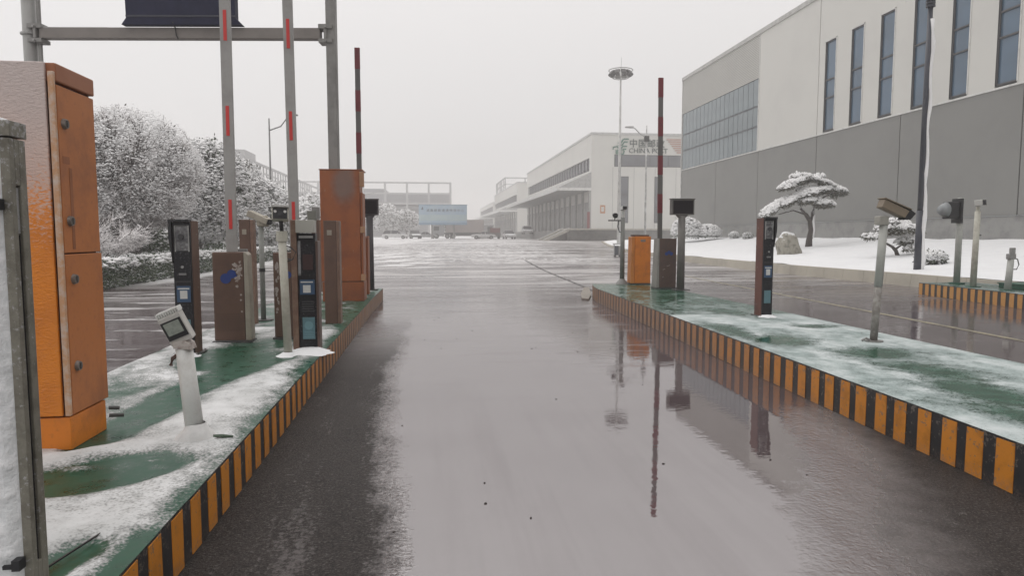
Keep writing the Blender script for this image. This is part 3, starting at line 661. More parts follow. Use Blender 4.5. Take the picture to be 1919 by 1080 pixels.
car('pale car with snowy bonnet half hidden behind the dark hatchback', (-.7, 138, gz(138)), PI, car_silver, False, 4.3)
car('white saloon car parked between the lorry trailer and the depot', (10.0, 126, gz(126)), 0, car_white)
car('small white van seen from behind beside the depot platform', (14.4, 122, gz(122)), PI/2+.1, car_white, True, 3.9)
car('snow covered car on the strip beside the depot platform', (19.2, 132, gz(132)+.9), PI/2, car_white, True, 4.2)
TR = thing('lorry_trailer', 'long pale box trailer parked under the right end of the billboard', 'trailer', (2.0, 138, gz(138)))
P('cargo_box', MB().box(1.2, 9.0, 0, 2.5, 1.25, 3.9), M('trailer_panel', (.42, .37, .35), .6, (.34, .3, .29), .4, .5, snow=.7), TR, bevel=.04)
P('rear_door', MB().box(9.01, 9.06, .1, 2.4, 1.3, 3.8), grey_metal, TR)
P('chassis', MB().box(-1.5, 9.0, .6, 1.9, .85, 1.24), dark_metal, TR)
P('cab', MB().prism([(-1.7, .5), (-1.7, 1.5), (-1.35, 2.8), (.9, 2.9), (.9, .5)], .15, 2.35, 'y'), car_silver, TR, bevel=.06)
P('cab_window', MB().box(-1.2, -.2, .12, .15, 1.7, 2.5), glass_dark, TR)
P('side_guard', MB().box(3.2, 7.6, -.02, .05, .55, 1.15), dark_metal, TR)
for x in (-.7, 1.5, 2.7, 7.9):
    w_ = P('wheel', MB().cyl((x, -.02, .5), .5, .3, 18, axis='y'), tyre, TR); P('rim', MB().cyl((x, -.05, .5), .25, .03, 12, axis='y'), steel, w_)
GH = thing('guard_cabin', 'small grey cabin with a dark doorway beyond the white saloon car', 'cabin', (12.6, 150, gz(150)))
P('wall', MB().box(-2.2, 1.6, 0, 2.4, 0, 3.0), farc, GH); P('door', MB().box(.2, 1.3, -.04, 0, .1, 2.6), dark_metal, GH); P('roof', MB().box(-2.4, 1.8, -.2, 2.6, 3.0, 3.15), snowm, GH)
CT = thing('cargo_cart', 'dark red cargo cart with slatted sides beside the white van', 'cart', (12.7, 130, gz(130)))
P('box', MB().box(-1.2, 1.0, 0, 1.6, .5, 1.2), M('cart_grey', (.12, .1, .1), .6), CT); P('load', MB().box(-1.0, .9, .1, 1.4, 1.2, 2.1), M('cart_red', (.17, .05, .05), .6, snow=.8), CT)
for x in (-.8, .6): P('wheel', MB().cyl((x, -.05, .3), .3, .12, 14, axis='y'), tyre, CT)

# ------------------------------------------------------------------ left: fence, wall, far posts
wall_m = M('weathered_panel', (.115, .105, .095), .8, (.06, .055, .05), .7, 2.5)
WL = thing('boundary_wall', 'dark weathered panel wall behind the hedge under the snowy trees', 'wall', (-15.2, 0, 0))
seg = MB().box(-.12, .0, .04, 2.96, 0, 2.2).mesh('wall_panel', wall_m); pst = MB().box(-.18, .08, -.1, .1, 0, 2.35).mesh('wall_post', M('wall_post_grey', (.2, .2, .19), .8, snow=.7))
for k in range(22): link('wall_panel', seg, WL, (0, 14+3*k, 0)); link('wall_post', pst, WL, (0, 14+3*k, 0))
fm_ = M('far_fence_metal', (.13, .14, .15), .6)
FE = thing('mesh_fence', 'dark mesh fence with pale posts far off, left of the parked cars', 'fence', (-20, 92, gz(92)))
for k in range(5):
    P('fence_panel', MB().box(k*2.2+.1, k*2.2+2.1, -.03, .03, .1, 2.3), fm_, FE)
    P('post', MB().cyl((k*2.2, 0, 0), .06, 3.0, 8), farc, FE)
P('top_rail', MB().box(0, 11, -.05, .05, 2.75, 2.85), fm_, FE)
def lamp(label, loc, H_, rotz, mat, arm=2.2, r=.09, up=.35, group='street lamps along the yard', head=.8, snowy=False):
    T_ = thing('street_lamp', label, 'street lamp', loc, rotz, group)
    P('pole', MB().tube([(0, 0, 0), (0, 0, H_*.55), (0, 0, H_+.5)], [r, r*.8, r*.55], 10), mat, T_, smooth=True)
    P('arm', MB().tube([(0, 0, H_-.35), (arm*.5, 0, H_-.05), (arm*.8, 0, H_+up*.8), (arm, 0, H_+up)], [r*.55, r*.5, r*.45, r*.4], 8), mat, T_, smooth=True)
    P('lamp_head', MB().prism([(arm-.1, H_+up-.06), (arm+head, H_+up-.03), (arm+head, H_+up+.06), (arm-.1, H_+up+.08)], -.13, .13, 'y'), mat, T_, bevel=.02)
    return T_
lamp('grey street lamp above the left trees with its arm behind the white barrier arm', (-11.3, 50, .2), 9.1, 0, M('grey_lamp_paint', (.16, .16, .16), .5), 1.6, up=.75, head=.4)
for i, (x, y, H_, lb) in enumerate([(-12.6, 96, 9.2, 'hazy street lamp nearest the small dark screen, its arm rising right'), (-12.1, 128, 8.6, 'hazy street lamp second from the small dark screen'),
                                    (-11.0, 160, 8.6, 'hazy street lamp left of the billboard, third of the far row'), (-9.7, 190, 8.2, 'farthest hazy street lamp just left of the billboard')]):
    lamp(lb, (x, y, gz(y)), H_, .2, farc, 3.0, .13)

# ------------------------------------------------------------------ vegetation helpers (numpy)
def unit(v): return v/(np.linalg.norm(v, axis=-1, keepdims=True)+1e-9)
def prisms(A, B, r0, r1):
    """three-sided twigs, flat side up"""
    d = unit(B-A); up = np.array([0, 0, 1.]); s = np.cross(d, up); bad = np.linalg.norm(s, axis=1) < .1; s[bad] = [1, 0, 0]; s = unit(s); u = unit(np.cross(s, d))
    r0 = np.broadcast_to(np.asarray(r0, float).reshape(-1, 1), (len(A), 1)); r1 = np.broadcast_to(np.asarray(r1, float).reshape(-1, 1), (len(A), 1))
    V = np.stack([A+s*r0-u*r0*.5, A-s*r0-u*r0*.5, A+u*r0*1.0, B+s*r1-u*r1*.5, B-s*r1-u*r1*.5, B+u*r1*1.0], 1).reshape(-1, 3)
    base = np.arange(len(A))[:, None, None]*6
    F = (base+np.array([[0, 3, 4, 1], [1, 4, 5, 2], [2, 5, 3, 0]])[None]).reshape(-1, 4)
    return V, F
def blobs(C, sx, sz):
    n = len(C); dirs = np.array([[1, 0, 0], [0, 1, 0], [-1, 0, 0], [0, -1, 0], [0, 0, 1], [0, 0, -1.]])
    a = rng.uniform(0, PI, n); ca, sa = np.cos(a), np.sin(a); k = rng.uniform(.6, 1.4, (n, 1, 1))
    D = np.broadcast_to(dirs, (n, 6, 3)).copy(); D[:, :4] *= rng.uniform(.6, 1.3, (n, 4, 1)); x = D[:, :, 0]*ca[:, None]-D[:, :, 1]*sa[:, None]; y = D[:, :, 0]*sa[:, None]+D[:, :, 1]*ca[:, None]
    z = D[:, :, 2]*sz*np.where(D[:, :, 2] < 0, .35, 1.)
    V = C[:, None, :]+np.stack([x*sx, y*sx, z], 2)*k
    F = (np.arange(n)[:, None, None]*6+np.array([[0, 1, 4, 4], [1, 2, 4, 4], [2, 3, 4, 4], [3, 0, 4, 4], [1, 0, 5, 5], [2, 1, 5, 5], [3, 2, 5, 5], [0, 3, 5, 5]])[None]).reshape(-1, 4)
    return V.reshape(-1, 3), F[:, :3]
def leaves(C, L, Wd, spread=1., droop=0.):
    n = len(C); d = unit(rng.normal(0, 1, (n, 3))*[1, 1, spread]+[0, 0, -droop]); u = unit(np.cross(d, rng.normal(0, 1, (n, 3)))); k = rng.uniform(.6, 1.3, (n, 1))
    V = np.stack([C-u*Wd*.3*k, C+d*L*.5*k+u*Wd*k*.5, C+d*L*k, C+d*L*.5*k-u*Wd*k*.5], 1).reshape(-1, 3)
    return V, np.arange(n*4).reshape(-1, 4)
def ell(n, c, r, shell=.5, zmin=-1.):
    p = unit(rng.normal(0, 1, (n*2, 3))); p = p[p[:, 2] > zmin][:n]; rad = 1-(1-shell)*rng.random((len(p), 1))**1.0*rng.random((len(p), 1))
    return np.array(c)+p*rad*np.array(r), p
def grow(base, n_stem, crown_c, crown_r, levels, seedspread=.5, len0=.55, zmin=-.25):
    """stems rise from the base to points in the crown; twigs fan outwards along them"""
    tips, _ = ell(n_stem, crown_c, np.array(crown_r)*.86, .55, zmin); n = len(tips)
    base = np.array(base)+rng.normal(0, .12, (n, 3))*[1, 1, 0]; ctrl = base*.55+tips*.45; ctrl[:, 2] += (tips[:, 2]-base[:, 2])*.22; ctrl[:, :2] = base[:, :2]*.62+tips[:, :2]*.38
    ts = np.linspace(0, 1, 6); A = []; B = []; ra = []; rb = []
    curve = lambda t: base*(1-t)**2+ctrl*2*t*(1-t)+tips*t*t
    for a, c in zip(ts, ts[1:]): A.append(curve(a)); B.append(curve(c)); ra.append(np.full(n, .05*(1-a*.8))); rb.append(np.full(n, .05*(1-c*.8)))
    segA, segB = np.concatenate(A[2:]), np.concatenate(B[2:]); out = [(np.concatenate(A), np.concatenate(B), np.concatenate(ra), np.concatenate(rb))]
    ctr = np.array(crown_c); cr = np.array(crown_r)
    for (cnt, ln, r) in levels:
        i = rng.integers(0, len(segA), cnt); t = rng.random((cnt, 1)); p = segA[i]*(1-t)+segB[i]*t; d0 = unit(segB[i]-segA[i])
        o = unit((p-ctr)/cr); d = unit(d0*.8+o*.55+rng.normal(0, seedspread, (cnt, 3))); l = ln*rng.uniform(.5, 1.2, (cnt, 1))
        m = p+d*l*.55; e = m+unit(d+rng.normal(0, .35, (cnt, 3))+[0, 0, .1])*l*.5
        inside = (((e-ctr)/cr)**2).sum(1) < rng.uniform(.93, 1.12, cnt); p, m, e = p[inside], m[inside], e[inside]; k = len(p)
        out.append((np.concatenate([p, m]), np.concatenate([m, e]), np.concatenate([np.full(k, r), np.full(k, r*.75)]), np.concatenate([np.full(k, r*.75), np.full(k, r*.45)])))
        segA, segB = np.concatenate([p, m]), np.concatenate([m, e])
    A, B, r0, r1 = [np.concatenate(x) for x in zip(*out)]
    return A, B, r0, r1, segB
def tree(label, loc, cc, cr, stems, levels, leafn=0, leafsz=(.13, .06), leafm=None, blobn=0, blobsz=.07, name='snowy_tree', trunk=None, zmin=-.25, shell=.45, cat='tree'):
    T_ = thing(name, label, cat, loc, 0, 'snow covered trees left of the road')
    A, B, r0, r1, tips = grow((0, 0, 0 if not trunk else trunk[1]), stems, cc, cr, levels, zmin=zmin)
    V, F = prisms(A, B, r0, r1); link('branches', npmesh('branches', V, F, twig), T_)['kind'] = 'stuff'
    if trunk: P('trunk', MB().tube([(0, 0, -.1), (.04, .03, trunk[1]*.5), (0, 0, trunk[1]+.25)], [trunk[0]*1.25, trunk[0], trunk[0]*.8], 9), bark, T_, smooth=True)
    if leafn:
        C, p = ell(leafn, cc, cr, shell, zmin-.25)
        j = np.array([mn.noise(Vector(c*1.5)) for c in C[::6]]); keep = np.repeat(j, 6)[:len(C)] > -.22; C = C[keep]+rng.normal(0, .09, (keep.sum(), 3))
        V, F = leaves(C, leafsz[0], leafsz[1], .8, .35); link('crown', npmesh('crown', V, F, leafm), T_)['kind'] = 'stuff'
    if blobn:
        C, p = ell(blobn, cc, np.array(cr)*1.0, shell, zmin-.2); j = np.array([mn.noise(Vector(c*2.2)) for c in C]); C = C[j > -.1]+rng.normal(0, .06, ((j > -.1).sum(), 3))
        V, F = blobs(C, blobsz, blobsz*.6); link('snow_load', npmesh('snow_load', V, F, blobm), T_)['kind'] = 'stuff'
    return T_
tree('tall domed bare tree with snow on every twig, nearest the orange cabinet', (-10.9, 26, 0), (0, 0, 3.75), (2.6, 2.6, 2.35), 60, [(420, 1.3, .022), (5200, .62, .014), (26000, .30, .0105)],
     blobn=34000, blobsz=.045, leafn=600, leafsz=(.11, .05), leafm=dry_leaf, zmin=-.55, shell=.3)
tree('small leaning bare bush with long snowy lower branches under the domed tree', (-10.3, 21.5, 0), (.5, 0, 1.6), (1.5, 1.1, .75), 16, [(120, .7, .014), (900, .4, .009), (2400, .22, .007)], zmin=-.7)
tree('round snow laden evergreen between the domed tree and the white barrier arm', (-10.6, 32, 0), (.6, 0, 3.5), (1.9, 1.9, 2.3), 40, [(300, 1.0, .022), (1500, .5, .013)],
     leafn=11000, leafsz=(.17, .08), leafm=leaf, blobn=30000, blobsz=.08, trunk=(.12, .9), zmin=-.8)
tree('loose snowy tree with upright twigs behind the round evergreen', (-12.2, 40, 0), (.9, 0, 3.7), (2.0, 2.2, 2.4), 40, [(340, 1.2, .025), (2600, .6, .015), (6000, .35, .011)],
     leafn=7000, leafsz=(.2, .09), leafm=dry_leaf, blobn=8000, blobsz=.09, trunk=(.12, 1.), zmin=-.5)
tree('broad snowy evergreen between the two white barrier arms', (-10.1, 41, 0), (.2, 0, 2.8), (1.8, 1.7, 2.0), 40, [(300, 1., .022), (1500, .5, .015)],
     leafn=10000, leafsz=(.2, .10), leafm=leaf, blobn=26000, blobsz=.1, trunk=(.12, .8), zmin=-.8)
tree('lower snowy evergreen just right of the second barrier arm', (-10.2, 52, 0), (.6, 0, 2.0), (1.9, 2., 2.0), 30, [(240, 1., .022), (1200, .5, .017)],
     leafn=9000, leafsz=(.24, .12), leafm=leaf, blobn=12000, blobsz=.13, trunk=(.12, .6), zmin=-.8)
tree('thin bare tree with fine upright twigs over the far evergreens', (-15.5, 56, .1), (0, 0, 4.6), (2.6, 2.2, 3.2), 34, [(300, 1.5, .022), (1600, .8, .014)], trunk=(.1, 1.6), zmin=-.3)
for i, (x, y, h_, lb) in enumerate([(-17, 100, 6.5, 'hazy bare tree left of the far mesh fence'), (-13.5, 140, 8.0, 'hazy bare tree behind the mesh fence'), (-9.5, 150, 7.5, 'hazy bare tree left of the billboard posts'), (-5.4, 156, 6.5, 'hazy bushy tree directly behind the left billboard edge'), (4.6, 150, 5.0, 'small hazy evergreen between the billboard posts and lorry')]):
    tree(lb, (x, y, gz(y)), (0, 0, h_*.58), (3.0, 2.5, h_*.45), 24, [(220, 1.6, .05), (1200, .9, .035)], leafn=1800, leafsz=(.5, .22), leafm=dry_leaf if i != 4 else leaf, blobn=700, blobsz=.25, trunk=(.2, 1.4), zmin=-.5)

# dark evergreen bushes low behind the hedge
for (x, y, rr, hh, lb) in [(-12.2, 24.5, 1.3, 1.9, 'dark bush low behind the hedge right of the panel wall'), (-12.0, 29, 1.5, 2.1, 'dark green bush behind the hedge beyond the black pillar'), (-11.8, 35, 1.5, 2.0, 'dark green bush behind the hedge left of the first barrier arm')]:
    T_ = thing('evergreen_bush', lb, 'bush', (x, y, 0), 0, 'dark bushes behind the hedge'); C, p = ell(7000, (0, 0, hh*.5), (rr, rr, hh*.5), .5)
    V, F = leaves(C, .16, .07, .8, .3); link('foliage', npmesh('foliage', V, F, hedge_leaf), T_)['kind'] = 'stuff'
    C, p = ell(500, (0, 0, hh*.5), (rr, rr, hh*.5), .95, .1); V, F = blobs(C, .08, .04); link('snow_load', npmesh('snow_load', V, F, blobm), T_)['kind'] = 'stuff'

# hedge
HG = thing('clipped_hedge', 'long clipped green hedge with snow lying on top, left of the far lane', 'hedge', (-9.95, 0, 0))
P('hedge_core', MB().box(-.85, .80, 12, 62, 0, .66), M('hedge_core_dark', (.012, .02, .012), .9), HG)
def hedge_pts(n, y0, y1):
    y = rng.uniform(y0, y1, n); f = rng.random(n); x = np.where(f < .6, .93+rng.normal(0, .05, n), rng.uniform(-.9, .95, n)); z = np.where(f < .6, rng.uniform(.03, .78, n), .74+rng.normal(0, .03, n))
    x = np.where(f < .6, x-.12*(z > .68), x); return np.stack([x+.06*np.sin(y*2.3), y, z], 1)
for nm, n, y0, y1, L_ in (('hedge_leaves', 34000, 13, 30, .11), ('hedge_leaves', 20000, 30, 62, .17)):
    V, F = leaves(hedge_pts(n, y0, y1), L_, L_*.32, .9, -.2); link(nm, npmesh(nm, V, F, hedge_leaf), HG)['kind'] = 'stuff'
V = []; ny = 500; nx = 20
for i in range(ny+1):
    y = 12.5+49*i/ny
    for j in range(nx+1):
        u = j/nx; x = -.9+1.86*u; e = min(u, 1-u)*nx
        z = .70+.10*min(1, e/2.5)+.09*vn(x, y, 2.6)+.05*vn(x, y, 7)
        V.append((x+.08*vn(y, 3, 3), y, z-(.11 if e < 1 else 0)))
ii, jj = np.meshgrid(np.arange(ny), np.arange(nx), indexing='ij'); a = (ii*(nx+1)+jj).ravel()
link('snow_cover', npmesh('snow_cover', np.array(V), np.stack([a, a+1, a+nx+2, a+nx+1], 1), snowm, smooth=True), HG)
n = 5200; y = rng.uniform(12.5, 61, n); C = np.stack([np.where(rng.random(n) < .6, .94+rng.normal(0, .07, n), rng.uniform(-.9, .9, n)), y, rng.uniform(.55, .86, n)], 1)
V, F = blobs(C, .075, .05); link('snow_clumps', npmesh('snow_clumps', V, F, blobm), HG)['kind'] = 'stuff'

# ------------------------------------------------------------------ right garden planting
def pads(T_, pl0, nleaf=420, nblob=160, bs=.075):
    pl = []
    for (x, y, z, rx_, ry_, rz_, tilt) in pl0:
        for q in range(7):
            a = random.uniform(0, 2*PI); rr = math.sqrt(random.random())*.72; ux, uy = math.cos(a)*rr*rx_, math.sin(a)*rr*ry_
            k = random.uniform(.30, .5); pl.append((x+ux, y+uy, z+ux*tilt+rz_*(.55*(1-rr*rr))+random.uniform(-.06, .05), rx_*k, ry_*k*1.2, rz_*random.uniform(.5, .8), tilt+random.uniform(-.15, .15)))
    C = []; Bc = []
    for (x, y, z, rx_, ry_, rz_, tilt) in pl:
        n = int(nleaf*rx_*ry_*4); p = unit(rng.normal(0, 1, (n, 3))); r = rng.random((n, 1))**.4; q = p*r*[rx_, ry_, rz_]; q[:, 2] += q[:, 0]*tilt-abs(q[:, 2])*.2; C.append(q+[x, y, z])
        n = int(nblob*rx_*ry_*4); a = rng.uniform(0, 2*PI, n); rr = np.sqrt(rng.random(n)); q = np.stack([np.cos(a)*rr*rx_, np.sin(a)*rr*ry_, np.sqrt(np.maximum(0, 1-rr**2))*rz_*.9], 1); q[:, 2] += q[:, 0]*tilt+rng.normal(0, .03, n); Bc.append(q+[x, y, z])
    V, F = leaves(np.concatenate(C), .15, .035, 1., .25); link('needle_pads', npmesh('needle_pads', V, F, pine_needle), T_)['kind'] = 'stuff'
    V, F = blobs(np.concatenate(Bc), bs, bs*.9); link('snow_load', npmesh('snow_load', V, F, blobm), T_)['kind'] = 'stuff'
px, py = 20.2, 33.7
PN = thing('cloud_pruned_pine', 'cloud pruned pine with flat snow laden tiers and a curved trunk in the snow garden', 'pine tree', (px, py, gh(px, py)-.03))
P('trunk', MB().tube([(-.02, 0, -.05), (0, 0, .35), (.08, 0, .8), (.0, 0, 1.25), (-.25, 0, 1.6), (-.5, 0, 1.85)], [.17, .14, .12, .11, .085, .05], 10), bark, PN, smooth=True)
P('limb', MB().tube([(.03, 0, 1.2), (.16, .05, 1.6), (.3, .1, 2.1), (.5, .1, 2.5)], [.10, .09, .06, .03], 8), bark, PN, smooth=True)
P('limb', MB().tube([(.25, 0, 1.95), (.6, 0, 2.35), (1.1, 0, 2.6)], [.05, .04, .02], 7), bark, PN, smooth=True)
P('limb', MB().tube([(-.2, 0, 1.55), (-.9, -.05, 1.75), (-1.6, 0, 1.55)], [.05, .04, .02], 7), bark, PN, smooth=True)
PN.scale = (1.12, 1.12, 1.12)
P('snow_ridge', MB().tube([(.13, -.10, .45), (.17, -.10, .8), (.12, -.09, 1.2), (.2, -.07, 1.55)], [.04, .05, .06, .03], 7), blobm, PN, smooth=True)
pads(PN, [(-.35, 0, 3.15, 1.0, .7, .26, .10), (-.95, 0, 2.95, .75, .6, .2, .42), (.55, 0, 3.0, .65, .55, .18, -.25), (.25, 0, 2.62, 1.0, .7, .2, .05), (1.35, .1, 2.55, .62, .5, .26, -.25), (-.75, -.1, 2.25, .95, .65, .26, .38), (-1.5, 0, 1.92, .85, .55, .26, .45), (-2.2, 0, 1.55, .45, .4, .2, .5), (.25, -.2, 1.98, .75, .55, .2, -.12), (-.3, -.2, 2.15, .6, .5, .18, .1)], 1000, 620, .065)
def bush(label, x, y, r, h, spiky=False, name='snowy_bush'):
    T_ = thing(name, label, 'bush', (x, y, gh(x, y)), 0); C, p = ell(1800, (0, 0, h*.45), (r, r, h*.5), .5, -.6); V, F = leaves(C, .14, .06, .8, .2); link('foliage', npmesh('foliage', V, F, leaf), T_)['kind'] = 'stuff'
    C, p = ell(900, (0, 0, h*.5), (r*1.05, r*1.05, h*.55), .8, -.35); V, F = blobs(C, r*.13, r*.09); link('snow_load', npmesh('snow_load', V, F, blobm, smooth=True), T_)['kind'] = 'stuff'; return T_
bush('round snow covered bush behind the brown barrier housing of the right island', 20.6, 52, 1.15, 1.9)
bush('lower snow covered bush right of the display screen post, beyond the kerb', 22.2, 51.5, .95, 1.2)
bush('small snow tuft at the foot of the grey warehouse wall, left of the pillar', 23.2, 49, .35, .5); bush('second small snow tuft by the warehouse wall, right of the first', 23.3, 47, .32, .45)
sx_, sy_ = 18.0, 24.0
LP_ = thing('low_pruned_pine', 'low twisted pruned pine with one snowy cushion, behind the dark lamp pole', 'pine tree', (sx_, sy_, gh(sx_, sy_)-.02))
P('trunk', MB().tube([(.1, 0, -.05), (.0, 0, .2), (-.15, 0, .35), (-.45, 0, .5), (-.75, 0, .68)], [.08, .07, .06, .04, .02], 8), bark, LP_, smooth=True)
P('limb', MB().tube([(-.03, 0, .25), (.2, 0, .42), (.55, 0, .5)], [.045, .035, .02], 7), bark, LP_, smooth=True)
pads(LP_, [(-.25, 0, .95, .85, .6, .24, 0), (-.1, 0, 1.18, .6, .5, .2, 0), (.75, 0, .95, .35, .3, .2, 0), (-.9, 0, .72, .4, .35, .08, .1), (.6, 0, .55, .5, .3, .12, .1), (.6, -.2, .30, .4, .3, .1, .2)], 700, 420, .055)
bush('low half buried evergreen shrub right of the dark lamp pole foot', 16.5, 20.3, .42, .42)
# boulder
st = MB(); sx_, sy_ = 17.1, 30.2
import bmesh
bm = bmesh.new(); bmesh.ops.create_icosphere(bm, subdivisions=4, radius=1)
for v in bm.verts:
    n = v.co.copy(); w = 1+.16*mn.noise(n*1.6)+.05*mn.noise(Vector((n.x*7, n.y*7, n.z*1.5)))
    x = max(-.72, min(.72, n.x)); v.co = Vector((x*.66*w+(n.z < 0)*0-(.18*n.z if n.z > 0 else 0), n.y*.45*w, max(-.2, n.z)*1.0*w*.95))
me = bpy.data.meshes.new('boulder'); bm.to_mesh(me); bm.free(); me.materials.append(M('boulder_stone', (.34, .32, .27), .8, (.12, .12, .10), .8, 5, bump=.6, bscale=14, snow=.62)); me.shade_smooth()
tag(link('garden_boulder', me, loc=(sx_, sy_, gh(sx_, sy_)+.1)), 'pale upright garden boulder capped with snow beside the brown pillar', 'boulder')

# ------------------------------------------------------------------ poles on the right
def gzz(x, y): return gh(x, y)
LPm = M('navy_pole_paint', (.020, .024, .04), .4, (.05, .05, .06), .4, 8)
T_ = thing('lamp_pole', 'tall dark blue lamp pole with snow down its right side in the snow garden', 'lamp pole', (15.0, 19.0, .36))
P('base_sleeve', MB().tube([(0, 0, 0), (0, 0, 1.9)], [.115, .10], 14), LPm, T_, smooth=True)
P('shaft', MB().tube([(0, 0, 1.9), (.0, 0, 5), (.02, 0, 8.0)], [.085, .08, .07], 14), LPm, T_, smooth=True)
for k in range(5): P('collar_ring', MB().cyl((.02, 0, 8.0+k*.09), .13, .05, 14), LPm, T_)
P('upper_shaft', MB().cyl((.02, 0, 8.0), .06, 3., 12), LPm, T_, smooth=True)
P('lamp_head', MB().tube([(.02, 0, 11), (.02, 0, 11.2), (.02, 0, 11.5)], [.1, .35, .1], 14), LPm, T_, smooth=True)
sp_ = [(.085+.025*math.sin(k*1.3)+.02*vn(k, 1, .7), -.055, .05+k*.33) for k in range(24)]
P('snow_stripe', MB().tube(sp_, [.085+.03*vn(k, 5, .9)-(.028 if k > 5 else 0) for k in range(24)], 8), blobm, T_, smooth=True)
mx, my = 18.4, 64.0
T_ = thing('high_mast_light', 'slim white high mast with a ring of floodlights, in front of the post depot', 'mast light', (mx, my, gh(mx, my)-.05))
mh = 16.6
P('mast', MB().tube([(0, 0, 0), (0, 0, mh*.5), (0, 0, mh+.6)], [.19, .14, .07], 14), M('mast_white', (.60, .60, .58), .5), T_, smooth=True)
P('ring', MB().tube([(.75*math.cos(a), .75*math.sin(a), mh-.45) for a in np.linspace(0, 2*PI, 25)], .04, 6), grey_metal, T_)
P('ring', MB().tube([(1.15*math.cos(a), 1.15*math.sin(a), mh+.25) for a in np.linspace(0, 2*PI, 25)], .04, 6), grey_metal, T_)
for k in range(10):
    a = 2*PI*(k+.5)/10; m4 = Matrix.Rotation(a, 4, 'Z')@Matrix.Translation((1.0, 0, mh-.05))@Matrix.Rotation(R(-40), 4, 'Y')
    P('floodlight', MB().box(-.12, .08, -.22, .22, -.22, .26, m4), dark_metal, T_)
    P('spoke', MB().tube([(0, 0, mh-.45), (.95*math.cos(a), .95*math.sin(a), mh-.3)], .025, 5), grey_metal, T_)
P('aerial', MB().tube([(.05, 0, mh+.5), (.05, 0, mh+1.5)], .015, 5), grey_metal, T_)
T_ = lamp('white snow streaked street lamp rising behind the orange housing, arm pointing left', (15.8, 48, .5), 8.5, PI, M('snow_streaked_pole', (.38, .38, .37), .5, (.75, .75, .75), .9, 1.2), 1.1, .085, group='street lamps along the yard', head=.5)
P('speaker_box', MB().box(-.18, .15, -.15, .1, 7.85, 8.25), dark_metal, T_)
bx_, by_ = 12.0, 42.0
T_ = thing('litter_bin', 'small snow topped litter bin standing alone at the yard edge', 'litter bin', (bx_, by_, gz(by_)))
P('bin_body', MB().box(-.22, .0, -.18, .18, .12, .72), M('bin_grey', (.10, .11, .13), .5), T_, bevel=.02); P('bin_body', MB().box(.03, .24, -.18, .18, .12, .72), M('bin_pale', (.4, .4, .4), .5), T_, bevel=.02)
P('hood', MB().box(-.26, .28, -.2, .2, .80, .88).box(-.24, -.2, -.1, .1, .1, .8).box(.22, .26, -.1, .1, .1, .8), M('bin_hood', (.5, .5, .5), .5, snow=.6), T_, bevel=.015)
P('foot', MB().box(-.2, -.12, -.15, .15, 0, .12).box(.12, .2, -.15, .15, 0, .12), dark_metal, T_)

# ------------------------------------------------------------------ sign gantry
T_ = thing('sign_gantry', 'grey steel gantry over the left lane carrying a dark sign panel', 'gantry', (-7.55, 14.1, 0), R(-6.5))
W_ = 5.75
P('post', MB().tube([(0, 0, 0), (0, 0, 9)], .115, 16), M('gantry_post', (.33, .33, .32), .5, (.22, .21, .2), .5, 2), T_, smooth=True)
P('conduit', MB().box(.16, .215, -.03, .03, 0, 9), grey_metal, T_)
P('post', MB().box(W_-.09, W_+.09, -.09, .09, .25, 9), grey_metal, T_, bevel=.01)
P('crossbeam', MB().box(.24, W_-.2, -.09, .09, 5.24, 5.44), M('gantry_beam', (.20, .18, .165), .55, (.14, .125, .115), .5, 1.5), T_, bevel=.008)
P('upper_crossbeam', MB().box(.24, W_-.2, -.09, .09, 7.6, 7.8), M('gantry_beam', (.2, .2, .2)), T_, bevel=.008)
for s_, x in ((1, .14), (-1, W_-.12)):
    P('bracket', MB().box(x-.10, x+.16, -.13, .13, 5.42, 5.50).box(x-.10, x+.16, -.13, .13, 5.16, 5.23).box(x, x+.05, -.12, .12, 5.24, 5.42), grey_metal, T_)
    for zz in (5.46, 5.2): P('bolt', MB().cyl((x+.04, -.18, zz-.02), .02, .07, 8, axis='y'), steel, T_)
P('clamp', MB().tube([(.13*math.cos(a), .13*math.sin(a), 5.33) for a in np.linspace(0, 2*PI, 17)], .03, 6), steel, T_)
sp1 = P('sign_panel', MB().prism([(1.86, 5.46), (1.95, 5.58), (1.93, 6.9), (4.0, 6.9), (4.0, 5.58), (4.12, 5.46)], -.20, -.05, 'y'), M('sign_dark_blue', (.008, .010, .034), .6, (.016, .018, .05), .6, 4, ior=1.3), T_)
P('sign_frame', MB().box(1.95, 4.0, -.215, -.202, 5.60, 5.63), M('sign_frame_dark', (.03, .032, .05), .5), sp1)
P('cable', MB().tube([(2.83, -.215, 5.5), (2.83, -.12, 5.42), (2.84, -.11, 5.28), (2.87, -.1, 5.22)], .012, 6), black, T_)
P('snow_cap', MB().box(.3, 1.5, -.05, .07, 5.44, 5.455), snowm, T_)

# ------------------------------------------------------------------ near display box (far left foreground)
T_ = thing('display_cabinet', 'metal framed display cabinet crusted with snow at the left edge, nearest the camera', 'display cabinet', (-1.325, 2.33, .28))
P('body', MB().box(-.9, -.03, .0, .08, 0, 1.58), M('cabinet_grey', (.25, .25, .24), .6), T_, bevel=.006)
V = []; nx, nz_ = 60, 110
for i in range(nz_+1):
    for j in range(nx+1):
        x = -.9+.87*j/nx; zz = -.0+1.59*i/nz_; e = min(1, (nx-j)/2., (nz_-i)/2.)
        V.append((x, -.022*e-.012*e*(vn(x, zz, 14)+vn(x, zz, 40)*.6), zz))
ii, jj = np.meshgrid(np.arange(nz_), np.arange(nx), indexing='ij'); a = (ii*(nx+1)+jj).ravel()
link('snow_crust', npmesh('snow_crust', np.array(V), np.stack([a, a+1, a+nx+2, a+nx+1], 1), snow_crust, smooth=True), T_)
galv = M('galvanised_frame', (.20, .19, .155), .55, (.10, .09, .07), .7, 12, metal=.1, frost=.02, bump=.15)
